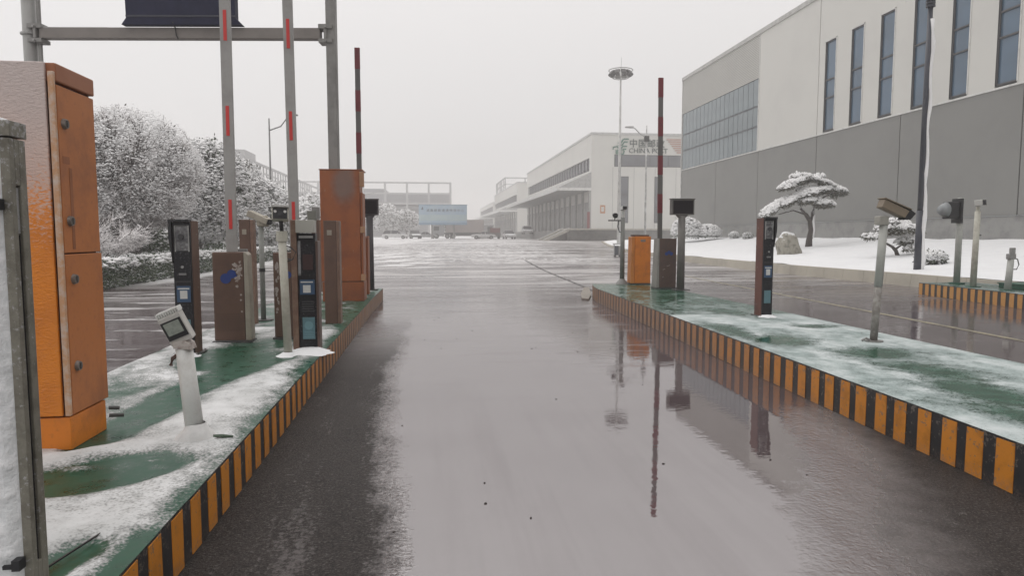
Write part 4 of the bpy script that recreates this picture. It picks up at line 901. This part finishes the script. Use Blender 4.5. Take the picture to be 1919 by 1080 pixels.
P('side_frame', MB().box(-.03, .0, -.004, .022, 0, 1.53).box(-.03, .0, .046, .083, 0, 1.53).box(-.03, .0, .022, .046, 1.38, 1.53).box(-.03, 0, .022, .046, 0, .12), galv, T_, bevel=.003)
P('top_cap', MB().box(-.035, .005, -.007, .086, 1.535, 1.585), galv, T_, bevel=.003)
P('strip_window', MB().box(-.03, -.010, .0225, .0455, .12, 1.22), glass_dark, T_)
P('frosted_strip', MB().box(-.03, -.008, .0225, .0455, 1.225, 1.375), M('frosted_strip', (.22, .23, .22), .4, (.1, .1, .1), .8, 30, frost=.3), T_)
for zz in (1.30, .12): P('latch', MB().box(-.045, -.02, -.045, -.01, zz, zz+.035).box(-.075, -.045, -.04, -.028, zz+.005, zz+.018), black, T_)
P('snow_cap', MB().box(-.9, -.04, .0, .08, 1.581, 1.60), snowm, T_, bevel=.01)

# ------------------------------------------------------------------ near orange cabinet
T_ = thing('control_cabinet', 'tall orange control cabinet with round locks, front crusted with frost, nearest the camera', 'cabinet', (-2.02, 3.97, .28))
D_ = .44; Hc = 2.16
P('plinth', MB().box(-.75, -.012, .012, D_-.01, 0, .19), orange, T_, bevel=.006)
P('body', MB().box(-.76, -.03, .025, D_, .195, Hc-.1), M('cabinet_shadow_gap', (.10, .03, .012), .6), T_)
P('front_door', MB().box(-.76, -.045, .0, .02, .20, Hc-.002), orange_frost, T_, bevel=.005)
P('front_frame_edge', MB().box(-.032, .0, .0, .02, .20, Hc-.05), M('frosted_edge', (.55, .30, .16), .6, (.6, .55, .5), .8, 12), T_, bevel=.005)
P('side_door', MB().box(-.03, -.004, .032, D_, 1.12, Hc-.115), orange_shaded, T_, bevel=.004)
P('side_door', MB().box(-.03, -.004, .032, D_+.012, .20, 1.112), orange_shaded, T_, bevel=.004)
P('cap', MB().box(-.76, .002, .021, D_+.004, Hc-.1, Hc), M('cap_orange', (.34, .13, .06), .55, (.3, .11, .05), .5, 4, snow=.7), T_, bevel=.008)
lockm = M('lock_metal', (.16, .14, .125), .45, (.4, .38, .36), .5, 30, metal=.3)
for yy, zz in ((.09, 1.84), (.10, 1.30), (.11, .97), (.10, .47)):
    l_ = P('lock', MB().tube([(-.004, yy, zz), (.014, yy, zz)], [.030, .026], 18), lockm, T_, smooth=False); P('keyhole_cover', MB().box(.014, .020, yy-.006, yy+.006, zz-.018, zz+.018), dark_metal, l_)
P('peeled_label', MB().box(-.004, -.0025, .06, .13, 1.62, 1.66), M('label_residue', (.30, .11, .045), .7), T_)
P('peeled_label', MB().box(-.004, -.0025, .12, .15, 1.0+.14, 1.60), M('label_residue', (.3, .1, .04)), T_)
P('hinge_pin', MB().tube([(-.01, D_+.02, .13), (.04, D_+.05, .12)], .012, 8), dark_metal, T_); P('hinge_pin', MB().tube([(-.01, D_+.02, .08), (.06, D_+.06, .07)], .012, 8), dark_metal, T_)

# far orange cabinet
T_ = thing('control_cabinet', 'tall rusty orange cabinet at the far end of the left island by the gantry post', 'cabinet', (-1.97, 12.55, .28))
P('plinth', MB().box(.0, .75, .0, .5, 0, .36), orange_old, T_, bevel=.008)
P('body', MB().box(-.01, .70, -.01, .5, .37, 2.40), faded, T_, bevel=.01)
P('side_door', MB().box(.705, .745, .01, .5, .37, 2.0), orange_old, T_, bevel=.006)
P('cap', MB().box(-.02, .76, -.02, .52, 2.40, 2.42), orange_old, T_, bevel=.004)
for zz in (2.12, 1.28, .40): P('hinge', MB().box(.70, .78, -.03, .03, zz-.02, zz+(.26 if zz > 2 else .1)), M('pale_hinge', (.40, .22, .12), .6), T_, bevel=.005)

# ------------------------------------------------------------------ barrier gates
def arm_solid(T_, x, y, z0, z1, lean, w=.095, seg='strips', base_off=0):
    L = z1-z0; m4 = Matrix.Translation((x, y, z0))@Matrix.Rotation(lean, 4, 'Y')
    if seg == 'strips':
        a = P('arm', MB().box(-w/2, w/2, -.022, .022, 0, L, m4), alu, T_, bevel=.004)
        zz = .26
        while zz < L-.3: P('red_strip', MB().box(-.018, .018, -.0265, -.0225, zz, zz+.33, m4), red, a); zz += 1.04
    else:
        a = P('arm', MB().box(-w/2, w/2, -.02, .02, 0, L, m4), M('dark_arm', (.12, .115, .11), .5, (.08, .08, .08), .4, 3), T_)
        zz = L-.42; k = 0
        while zz > -.1: P('red_band', MB().box(-w/2-.003, w/2+.003, -.024, .024, max(.0, zz), zz+.42, m4), darkred, a); zz -= .84
    return a
def housing(T_, w, d, h, mat, side='right'):
    P('housing', MB().box(-w/2, w/2-.055, 0, d, .03, h), mat, T_, bevel=.01)
    P('side_trim', MB().prism([(w/2-.052, .03), (w/2+.01, .03), (w/2-.005, h-.03), (w/2-.03, h), (w/2-.052, h)], -.004, d, 'y'), beige, T_, bevel=.008)
    P('foot_plate', MB().box(-w/2-.02, w/2+.02, -.02, d+.02, 0, .028), dark_metal, T_)
g = MB()
def disc(mb, cx, cz, r, y, n=18, sx=1.): mb.prism([(cx+r*sx*math.cos(2*PI*k/n), cz+r*math.sin(2*PI*k/n)) for k in range(n)], y-.0015, y, 'y')
T_ = thing('barrier_gate', 'brown barrier housing with blue mark and peeled paint, its white arm raised, left island', 'barrier gate', (-2.225, 7.80, .28), 0, 'toll barriers')
housing(T_, .39, .17, 1.03, brown)
m_ = MB(); disc(m_, -.055, .735, .058, -.002); P('blue_mark', m_, blue, T_)
m_ = MB(); disc(m_, .01, .785, .05, -.0022, 12); m_.prism([(.03, .74), (.075, .765), (.03, .80)], -.004, -.0022, 'y'); P('blue_mark', m_, blue, T_)
m_ = MB()
for k in range(34):
    a = rng.normal(0, 1); cx = .07+.03*rng.normal(); cz = .80+.08*rng.normal()
    if cz < .62: cx = .10
    if cz > .99 or abs(cx) > .122: continue
    r = .016*rng.uniform(.5, 1.6); n = 7; m_.prism([(cx+r*rng.uniform(.5, 1.2)*math.cos(2*PI*q/n), cz+r*rng.uniform(.5, 1.5)*math.sin(2*PI*q/n)) for q in range(n)], -.0015-k*.00003, -.0004, 'y')
for cx, cz in ((.105, .55), (.102, .49), (.11, .36)): disc(m_, cx, cz, .012, -.001, 8)
P('bare_patch', m_, chip, T_)
m_ = MB()
for i in range(11):
    for j in range(8): m_.prism([(-.16+.023*i-.006, .15+.026*j), (-.16+.023*i, .15+.026*j+.006), (-.16+.023*i+.006, .15+.026*j), (-.16+.023*i, .15+.026*j-.006)], -.002, -.0008, 'y')
P('vent_holes', m_, M('vent_dark', (.05, .03, .025), .7), T_)['kind'] = 'stuff'
P('arm_hub', MB().box(-.09, .09, .33, .40, .86, 1.06), grey_metal, T_)
arm_solid(T_, -.01, .12, 1.03, 4.6, R(.2) , .115)
P('snow_rim', MB().box(-.2, .18, .01, .08, .0, .03), snowm, T_)
T_ = thing('barrier_gate', 'brown barrier housing with flaking edge behind the cream camera pole, second white arm raised', 'barrier gate', (-1.68, 8.0, .28), 0, 'toll barriers')
housing(T_, .26, .2, 1.02, brown)
m_ = MB()
for k in range(26):
    cx = -.095+.015*rng.normal(); cz = .3+.65*rng.random(); r = .02*rng.uniform(.4, 1.3); n = 6
    if cx-r*1.2 < -.128: continue
    m_.prism([(cx+r*rng.uniform(.5, 1.1)*math.cos(2*PI*q/n), cz+r*rng.uniform(.8, 1.8)*math.sin(2*PI*q/n)) for q in range(n)], -.0015-k*.00003, -.0004, 'y')
P('bare_patch', m_, chip, T_)['kind'] = 'stuff'
m_ = MB(); disc(m_, .03, .76, .045, -.002); P('blue_mark', m_, blue, T_)
arm_solid(T_, .10, .12, 1.02, 4.6, R(-.3), .11)
T_ = thing('barrier_gate', 'small orange barrier housing with dark red banded arm, behind the far orange cabinet', 'barrier gate', (-1.36, 13.9, .28), 0, 'toll barriers')
P('housing', MB().box(-.22, .10, 0, .35, 0, 1.17), orange_old, T_, bevel=.012); P('lid', MB().box(-.22, .10, 0, .35, 1.175, 1.2), M('orange_lid', (.4, .13, .04), .5), T_)
arm_solid(T_, -.06, .12, 1.0, 4.98, R(.0), .10, 'bands')
T_ = thing('barrier_gate', 'dark brown barrier housing with blue mark and banded arm raised, on the right island', 'barrier gate', (5.2, 14.25, .31), 0, 'toll barriers')
P('housing', MB().box(-.17, .22, 0, .32, .03, 1.12), brown_wet, T_, bevel=.01); P('side_trim', MB().prism([(-.235, .03), (-.173, .03), (-.173, 1.12), (-.19, 1.12)], -.004, .32, 'y'), M('grey_trim', (.26, .25, .23), .5), T_)
P('foot_plate', MB().box(-.24, .24, -.02, .34, 0, .028), dark_metal, T_)
m_ = MB()
for k in range(3): disc(m_, .0+.055*k-.01, .78+(.03 if k == 1 else 0), .04, -.002-k*.0003, 12)
P('blue_mark', m_, blue, T_)
for (x, zz, l) in ((-.09, .42, .05), (0, .5, .07), (-.1, .25, .03)): P('scratch', MB().prism([(x, zz), (x+l, zz+.02), (x+l, zz+.03), (x, zz+.012)], -.0015, -.0004, 'y'), chip, T_)
arm_solid(T_, -.13, .12, 1.1, 4.62, R(-.6), .10, 'bands')
T_ = thing('barrier_gate', 'bright orange barrier housing without an arm, left of the dark brown one', 'barrier gate', (5.05, 15.6, .31), 0, 'toll barriers')
P('housing', MB().box(-.16, .24, 0, .34, .03, 1.16), orange, T_, bevel=.012); P('side_panel', MB().prism([(-.255, .03), (-.165, .03), (-.165, 1.15), (-.235, 1.15)], .0, .3, 'y'), M('orange_bright', (.62, .22, .04), .5), T_, bevel=.01)
P('open_top', MB().box(-.18, .20, .03, .30, 1.16, 1.20), M('rusty_dark', (.10, .05, .03), .7), T_); P('foot_plate', MB().box(-.22, .24, -.01, .33, 0, .028), dark_metal, T_)
P('label_plate', MB().box(-.02, .10, -.006, -.0005, 1.03, 1.09), M('dull_plate', (.25, .2, .16), .5), T_)

# ------------------------------------------------------------------ ticket pillars
def pillar(label, loc, w, h, face_right=True, d=.24, rotz=0):
    T_ = thing('ticket_pillar', label, 'ticket pillar', loc, rotz, 'ticket pillars on the islands')
    P('housing', MB().box(-w, .0, .035, d, 0, h), brown if face_right else M('brown_red', (.14, .055, .04), .55, (.08, .04, .035), .6, 4), T_, bevel=.006)
    fr = P('front_panel', MB().box(-w+.002, -.004, .0, .034, .03, h-.015), black_frost, T_, bevel=.004)
    P('hood', MB().prism([(-w-.03, h-.012), (-w-.03, h+.012), (-.002, h+.012), (-.002, h-.012)], -.03, .034, 'y'), black, fr)
    P('side_cheek', MB().prism([(-w-.03, h), (-w, h), (-w, h-.42), (-w-.004, h-.36), (-w-.03, h-.18)], -.02, .03, 'y'), black, fr)
    P('camera_recess', MB().box(-w*.82, -w*.14, -.006, -.001, h-.30, h-.06), M('recess_grey', (.07, .07, .075), .4, (.35, .35, .35), .7, 14), fr)
    P('camera_lens', MB().cyl((-w*.5, -.022, h-.16), .028, .016, 16, axis='y'), glass_dark, fr)
    P('recess_rim', MB().tube([(-w*.84, -.006, h-.31), (-w*.84, -.006, h-.05), (-w*.10, -.006, h-.05), (-w*.10, -.006, h-.31)], .007, 6), M('rim_grey', (.35, .35, .34), .4), fr)
    s2 = P('blue_sticker', MB().box(-w*.86, -w*.10, -.004, -.001, h*.40, h*.52), blue_sticker, fr); P('white_square', MB().box(-w*.68, -w*.28, -.006, -.0045, h*.425, h*.485), white_print, s2)
    P('text_strip', MB().box(-w*.80, -w*.16, -.0055, -.0045, h*.495, h*.505), white_print, s2)
    P('sticker', MB().box(-w*.80, -w*.16, -.004, -.001, h*.14, h*.27), teal_sticker, fr)
    P('ticket_slot', MB().box(-w*.7, -w*.3, -.008, -.001, h*.60, h*.615), M('slot_metal', (.2, .2, .2), .4), fr); P('call_button', MB().cyl((-w*.5, -.010, h*.66), .014, .009, 12, axis='y'), steel, fr)
    P('panel_seam', MB().box(-w+.01, -.01, -.0015, -.0005, h*.55, h*.555), M('seam_grey', (.06, .06, .06), .5), fr)
    P('base_plate', MB().box(-w-.04, .04, -.03, d+.03, 0, .014), dark_metal, T_)
    for bx, by in ((-w-.022, -.012), (.022, -.012), (.022, d+.012)): P('bolt', MB().cyl((bx, by, .014), .009, .016, 6), steel, T_)
    for zz in (.12, .5, .9): P('screw', MB().tube([(.0, .18, h*zz), (.003, .18, h*zz)], .006, 8), steel, T_)
    P('snow_drift', MB().lathe([(.15, 0), (.12, .01), (.07, .03), (.0, .035)], 26, (-w*.5, -.02, 0), .13), snowm, T_, smooth=True)
    return T_
pillar('black fronted ticket pillar with blue sticker, left of the brown barrier on the left island', (-2.385, 7.05, .28), .175, 1.365)
T_ = pillar('brown ticket pillar with black frosted front standing alone on the right island', (4.79, 9.15, .31), .155, 1.44, False); T_.scale = (-1, 1, 1)
# terminal with white box
T_ = thing('payment_terminal', 'payment terminal with white box on top, black front and two stickers, on the left island', 'payment terminal', (-1.30, 7.15, .28))
P('housing', MB().box(-.135, -.075, .0, .16, 0, 1.38), M('brown_chipped', (.15, .082, .055), .55, (.33, .25, .18), .35, 9), T_, bevel=.006)
P('housing', MB().box(.112, .138, .0, .16, 0, 1.16), brown_wet, T_, bevel=.005)
fr = P('front_panel', MB().box(-.073, .110, .02, .16, .02, 1.24), black_frost, T_, bevel=.004)
P('top_box', MB().box(-.072, .112, -.06, .10, 1.245, 1.375), M('pale_box', (.42, .42, .38), .5, (.33, .32, .29), .5, 5), T_, bevel=.005)
P('small_grey_box', MB().box(.01, .10, .16, .20, 1.36, 1.48), M('box_grey_green', (.17, .17, .15), .5), T_, bevel=.004)
P('inner_screen', MB().box(-.02, .085, .010, .0185, .86, 1.02), M('screen_brown', (.045, .02, .02), .3), fr)
P('hood_rim', MB().box(-.05, .09, -.01, .0185, 1.19, 1.215), M('rim_white', (.4, .4, .4), .5), fr)
P('worn_streak', MB().box(-.068, -.04, .012, .0185, .80, 1.16), M('frost_streak', (.25, .25, .26), .6, (.05, .05, .05), .9, 18), fr)
s2 = P('blue_sticker', MB().box(-.055, .095, .008, .0185, .60, .755), blue_sticker, fr); P('white_square', MB().box(-.022, .055, .005, .0075, .62, .70), white_print, s2); P('text_strip', MB().box(-.045, .08, .005, .0075, .725, .738), white_print, s2)
for k in range(5): P('grille_slot', MB().box(-.04, .08, .015, .0185, .42+k*.025, .43+k*.025), M('grille_dark', (.05, .05, .055), .6), fr)
s2 = P('sticker', MB().box(-.035, .09, .008, .0185, .13, .36), teal_sticker, fr); m_ = MB(); disc(m_, .028, .275, .045, .007); P('round_mark', m_, M('pale_teal', (.16, .30, .34), .4), s2)
for k in range(4): P('printed_line', MB().box(-.02, .075, .0055, .0075, .15+k*.018, .156+k*.018), M('pale_teal', (.1, .1, .1)), s2)
P('handle', MB().tube([(-.135, .06, 1.06), (-.19, .06, 1.05), (-.20, .06, .98), (-.135, .06, .96)], .008, 6), black, T_)
P('snow_drift', MB().lathe([(.24, 0), (.20, .012), (.12, .045), (.0, .055)], 28, (.04, -.10, 0), .12), snowm, T_, smooth=True)
# plain brown slabs
def slab(label, loc, w, d, h, lab=True):
    T_ = thing('brown_pillar', label, 'pillar', loc, 0, 'plain brown pillars on the left island')
    P('body', MB().box(-w/2, w/2-.045, 0, d, 0, h), brown, T_, bevel=.006); P('edge_strip', MB().box(w/2-.043, w/2, .0, d, 0, h-.005), M('brown_edge', (.20, .12, .085), .5, (.1, .06, .05), .6, 9), T_, bevel=.006)
    if lab: P('label_plate', MB().box(-w*.28, w*.02, -.005, -.0005, h-.2, h-.13), M('label_beige', (.36, .32, .26), .6), T_)
    return T_
slab('plain brown pillar with a small plate right in front of the far orange cabinet', (-1.335, 9.35, .28), .212, .18, 1.42)
slab('plain brown pillar with a beige plate behind the first barrier housing', (-2.45, 9.35, .28), .185, .14, 1.43)
T_ = slab('narrow brown pillar with grey head, far back on the left island', (-2.40, 14.6, .28), .20, .2, 1.55, False)
P('head', MB().box(-.08, .07, .0, .12, 1.56, 1.82), grey_metal, T_, bevel=.01)

# ------------------------------------------------------------------ display screens
def screen(label, loc, z, w, h, mat):
    T_ = thing('display_screen', label, 'display screen', loc, 0, 'small dark display screens on posts')
    P('post', MB().tube([(0, .05, 0), (0, .05, z-.18)], [.085, .075], 12), mat, T_, smooth=True)
    P('neck', MB().prism([(-.08, z-.22), (.08, z-.22), (.12, z-.165), (-.12, z-.165)], .0, .1, 'y'), mat, T_)
    P('base_plate', MB().box(-.16, .16, -.1, .2, 0, .02), dark_metal, T_)
    P('casing', MB().box(-w/2, w/2, -.02, .12, z-.165, z-.165+h), mat, T_, bevel=.006)
    P('screen', MB().box(-w/2+.03, w/2-.03, -.026, -.0205, z-.14, z-.19+h), M('screen_black', (.008, .005, .008), .6, ior=1.25), T_)
    P('visor', MB().box(-w/2-.02, w/2+.01, -.05, .12, z-.163+h, z-.148+h), mat, T_)
    return T_
screen('wide dark display screen on a grey post beside the dark brown barrier', (5.37, 13.8, .31), 1.79, .50, .33, M('screen_post_grey', (.14, .13, .12), .5, (.08, .08, .08), .5, 4))
screen('small dark display screen peeking out right of the far orange cabinet', (-1.33, 15.1, .28), 1.83, .40, .34, M('screen_post_dark', (.05, .045, .05), .5))

# ------------------------------------------------------------------ camera poles
def cam_body(T_, m4, L=.26, r=.06, mat=None, name='camera'):
    c = P(name, MB().box(-r, r, -L/2, L/2, -r*.75, r*.75, m4), mat or cream, T_, bevel=.012)
    P('lens_face', MB().box(-r*.86, r*.86, -L/2-.012, -L/2-.001, -r*.65, r*.65, m4), black, c)
    P('lens', MB().tube([m4@Vector((0, -L/2-.012, -.005)), m4@Vector((0, -L/2-.02, -.005))], r*.32, 14), glass_dark, c)
    return c
Tm = Matrix.Translation
T_ = thing('camera_pole', 'leaning cream pole with a black faced camera on top, beside the payment terminal', 'camera pole', (-1.47, 6.92, .28), 0, 'camera poles on the islands')
P('pole', MB().tube([(.03, 0, 0), (-.0, .0, 1.2)], [.042, .040], 14), cream, T_, smooth=True); P('clamp', MB().tube([(-.002, 0, 1.16), (-.002, 0, 1.26)], .055, 14), cream, T_)
m4 = Tm((-.0, -.05, 1.42))@Matrix.Rotation(R(-6), 4, 'X')@Matrix.Rotation(R(11), 4, 'Z'); c = cam_body(T_, m4, .22, .078)
for x in (-.045, .045): P('led', MB().tube([m4@Vector((x, -.122, .018)), m4@Vector((x, -.128, .018))], .014, 10), white_print, c)
P('hood', MB().box(-.082, .082, -.14, .11, .060, .085, m4), M('snowy_hood', (.5, .5, .48), .5, snow=.5), c, bevel=.004)
P('mount', MB().tube([(0, 0, 1.25), (0, -.03, 1.36)], .02, 8), black, T_)
P('cable', MB().tube([(.03, 0, .95), (.10, 0, .98), (.13, 0, 1.05), (.08, 0, 1.10), (.02, 0, 1.12)], .006, 6), black, T_)
P('snow_foot', MB().lathe([(.12, 0), (.09, .012), (.045, .04)], 26, (.03, 0, 0), .14), snowm, T_, smooth=True)
T_ = thing('camera_pole', 'thin grey pole with a tilted hooded camera behind the first barrier housing', 'camera pole', (-2.38, 9.86, .28), 0, 'camera poles on the islands')
P('pole', MB().tube([(0, 0, 0), (0, 0, 1.35)], .036, 12), M('grey_green_pole', (.25, .26, .24), .5, (.14, .14, .13), .5, 6), T_, smooth=True); P('collar', MB().cyl((0, 0, .70), .042, .05, 12), black, T_)
P('base_plate', MB().cyl((0, 0, 0), .14, .02, 14), dark_metal, T_)
m4 = Tm((-.02, 0, 1.47))@Matrix.Rotation(R(70), 4, 'Z')@Matrix.Rotation(R(22), 4, 'X'); cam_body(T_, m4, .34, .06, beige); P('head', MB().box(-.05, .10, -.05, .05, 1.34, 1.50), beige, T_, bevel=.02)
T_ = thing('camera_pole', 'white pole with broken ribbed lamp head tilted over, nearest the camera on the left island', 'camera pole', (-1.39, 4.08, .28), 0, 'camera poles on the islands')
P('pole', MB().tube([(0, 0, .0), (-.05, .0, .56)], [.052, .048], 20), white_paint, T_, smooth=True)
P('foot_flange', MB().lathe([(.13, .0), (.125, .02), (.07, .075), (.053, .11)], 18), M('snowy_white', (.7, .7, .69), .6), T_, smooth=True)
P('broken_bracket', MB().tube([(-.045, -.02, .55), (-.11, -.02, .50), (-.12, -.02, .46)], .012, 6), M('rust', (.09, .05, .04), .7), T_)
P('torn_collar', MB().prism([(-.09, .565), (.005, .555), (-.005, .59), (-.03, .61), (-.10, .60)], -.05, .05, 'y'), M('rusted_collar', (.48, .44, .41), .6, (.14, .07, .05), .8, 25), T_)
m4 = Tm((-.085, -.02, .685))@Matrix.Rotation(R(-23), 4, 'Y')@Matrix.Rotation(R(8), 4, 'X')@Matrix.Diagonal((.84, .8, .95, 1))
hd = P('lamp_head', MB().box(-.078, .078, -.03, .06, -.10, .085, m4), M('head_white', (.55, .54, .51), .5, (.35, .33, .3), .5, 10), T_, bevel=.006)
P('screen_bezel', MB().box(-.070, .070, -.037, -.031, -.065, .055, m4), black, hd); P('lamp_face', MB().box(-.054, .054, -.040, -.0375, -.035, .045, m4), M('lamp_face_grey', (.30, .33, .29), .35, (.2, .22, .2), .7, 40), hd)
fin = [P('cooling_fin', MB().box(-.074+k*.0165, -.066+k*.0165, -.028, .058, .086, .115, m4), white_paint, hd) for k in range(10)]
P('debris', MB().tube([(.10, -.02, .02), (.16, -.03, .03), (.21, 0, .02)], [.02, .014, .005], 6), M('green_rag', (.06, .09, .06), .8), T_)
P('debris', MB().tube([(.12, -.06, .015), (.17, -.02, .03)], [.012, .006], 6), dark_metal, T_)
# right island far: double camera
T_ = thing('camera_pole', 'grey pole with two black cameras and a side arm, leftmost on the right island', 'camera pole', (4.64, 15.8, .31), 0, 'camera poles on the islands')
P('pole', MB().tube([(0, 0, 0), (0, 0, 1.62)], [.06, .05], 14), M('pole_green_grey', (.20, .205, .19), .5, (.12, .12, .11), .5, 6), T_, smooth=True); P('foot_cone', MB().lathe([(.16, .0), (.15, .02), (.06, .13)], 14), grey_metal, T_)
m4 = Tm((0, -.03, 1.84))@Matrix.Rotation(R(-4), 4, 'X'); cam_body(T_, m4, .24, .06, white_paint); P('mount', MB().cyl((0, 0, 1.6), .045, .18, 12), white_paint, T_)
P('side_arm', MB().box(-.36, .0, -.02, .02, 1.53, 1.56), dark_metal, T_); P('spot_lamp', MB().tube([(-.2, .04, 1.68), (-.2, -.06, 1.66)], [.05, .065], 14), black, T_); P('lamp_stem', MB().cyl((-.2, 0, 1.56), .012, .08, 8), dark_metal, T_)
P('cable', MB().tube([(-.1, 0, 1.53), (-.12, 0, 1.4), (-.08, 0, 1.27), (0, 0, 1.25)], .012, 6), black, T_)
# right island near: big tilted camera
T_ = thing('security_camera', 'large weathered security camera tilted on a pale pole, nearest on the right island', 'security camera', (4.93, 6.83, .31))
P('pole', MB().tube([(-.03, 0, 0), (.0, 0, .62)], [.04, .04], 14), M('pole_scuffed', (.17, .155, .14), .5, (.4, .39, .36), .7, 8), T_, smooth=True); P('upper_pole', MB().tube([(.0, 0, .62), (.035, 0, 1.33)], [.043, .043], 14), M('pole_pale', (.42, .43, .40), .5, (.3, .3, .28), .5, 6), T_, smooth=True)
P('clamp', MB().box(-.05, .06, -.05, .05, 1.30, 1.40), M('clamp_pale', (.38, .37, .33), .5), T_, bevel=.01)
m4 = Tm((.12, -.05, 1.47))@Matrix.Rotation(R(21), 4, 'Y')@Matrix.Diagonal((.68, .9, .92, 1))
hs_ = P('camera_housing', MB().prism([(-.27, -.05), (.17, -.06), (.20, .04), (-.27, .055)], -.06, .06, 'y').xf(m4), M('weathered_tan', (.22, .175, .125), .55, (.18, .15, .11), .6, 9), T_, bevel=.008)
P('sun_shield', MB().box(-.29, .21, -.075, .075, .056, .066, m4), M('weathered_tan', (.3, .2, .2)), hs_); P('lens_hood', MB().prism([(.15, -.09), (.27, -.05), (.32, .04), (.205, .06)], -.055, .055, 'y').xf(m4), black, hs_)
P('base_flange', MB().cyl((-.03, 0, 0), .10, .02, 14), grey_metal, T_); P('loose_wire', MB().tube([(-.08, -.02, .02), (-.14, -.03, .05), (-.17, 0, .02)], .012, 6), grey_metal, T_)
# third island poles
T_ = thing('signal_post', 'pale post with a black traffic signal seen side on, on the striped island at right', 'traffic signal', (13.0, 15.1, .30))
P('post', MB().tube([(0, 0, 0), (0, 0, 2.12)], [.075, .07], 14), M('pole_pale', (.4, .4, .4)), T_, smooth=True); P('base_plate', MB().cyl((0, 0, 0), .18, .025, 14), green_paint, T_)
sg = P('signal_housing', MB().box(-.40, -.10, -.12, .12, 1.60, 2.02), black, T_, bevel=.03); P('backboard', MB().box(-.10, -.055, -.16, .16, 1.50, 2.10), black, sg); P('visor', MB().tube([(-.56, 0, 1.82), (-.40, 0, 1.82)], [.10, .19], 18), M('visor_grey', (.28, .30, .31), .5), sg, smooth=True)
P('clamp', MB().cyl((0, 0, 1.5), .085, .03, 14).cyl((0, 0, 1.98), .085, .03, 14), steel, T_)
T_ = thing('camera_pole', 'cream pole with a single white camera, middle of the striped island at right', 'camera pole', (12.52, 14.05, .30), 0, 'camera poles on the islands')
P('pole', MB().tube([(0, 0, 0), (.02, 0, 1.75)], [.068, .06], 14), cream, T_, smooth=True); P('base_plate', MB().cyl((0, 0, 0), .16, .02, 12), green_paint, T_)
m4 = Tm((.02, -.05, 1.94))@Matrix.Rotation(R(25), 4, 'Z')@Matrix.Rotation(R(-5), 4, 'X'); cam_body(T_, m4, .17, .09, M('cam_white', (.55, .55, .52), .5)); P('mount', MB().cyl((.02, 0, 1.72), .04, .16, 10), cream, T_); P('knob', MB().tube([(.06, 0, 1.2), (.14, 0, 1.2)], [.03, .01], 8), dark_metal, T_)
T_ = thing('broken_bollard', 'short grey post with a broken fitting and dangling cable, rightmost on the striped island', 'post', (12.48, 13.05, .30))
P('post', MB().tube([(-.02, 0, 0), (.02, 0, .68)], [.07, .06], 12), M('pole_pale', (.4, .4, .4)), T_, smooth=True); P('fitting', MB().box(-.06, .10, -.05, .05, .68, .80).box(.0, .09, -.04, .04, .80, .93), steel, T_, bevel=.01)
P('cable', MB().tube([(.05, 0, .72), (.18, 0, .68), (.22, 0, .56), (.17, 0, .46), (.06, 0, .46)], .012, 6), dark_metal, T_); P('base_plate', MB().cyl((-.02, 0, 0), .15, .02, 12), green_paint, T_)
T_ = thing('green_tray', 'low dark green metal tray lying on the striped island at the right edge', 'metal tray', (13.2, 13.4, .305))
P('tray', MB().box(-.35, 1.2, -.3, .3, 0, .10), green_paint, T_, bevel=.01); P('rim', MB().box(-.37, 1.22, -.32, .32, .10, .12), green_paint, T_)

# small dark litter on the wet lane
lit = M('wet_leaf_litter', (.03, .022, .018), .6)
for k in range(26):
    y = 3.2+9*random.random()**1.3; x = random.uniform(-.25, 2.4); r = random.uniform(.004, .010)
    n = 5; pts = [(x+r*random.uniform(.4, 1.6)*math.cos(2*PI*q/n), y+r*random.uniform(.4, 1.4)*math.sin(2*PI*q/n)) for q in range(n)]
    o = P('wet_leaf', MB().prism(pts, .001, .005, 'z'), lit, None); tag(o, 'tiny dark wet leaf lying on the shiny lane', 'leaf', 'dark leaves scattered on the wet lane')

# ------------------------------------------------------------------ snowy air
hm = bpy.data.materials.new('snow_haze'); hm.use_nodes = True; hm.node_tree.nodes.clear()
v_ = hm.node_tree.nodes.new('ShaderNodeVolumePrincipled'); ho = hm.node_tree.nodes.new('ShaderNodeOutputMaterial'); hm.node_tree.links.new(v_.outputs[0], ho.inputs['Volume'])
v_.inputs['Color'].default_value = (.97, .955, .945, 1); v_.inputs['Density'].default_value = .0028; v_.inputs['Anisotropy'].default_value = .0
tag(link('haze', MB().box(-400, 400, -60, 410, -1.1, 22).mesh('haze', hm)), kind='stuff')
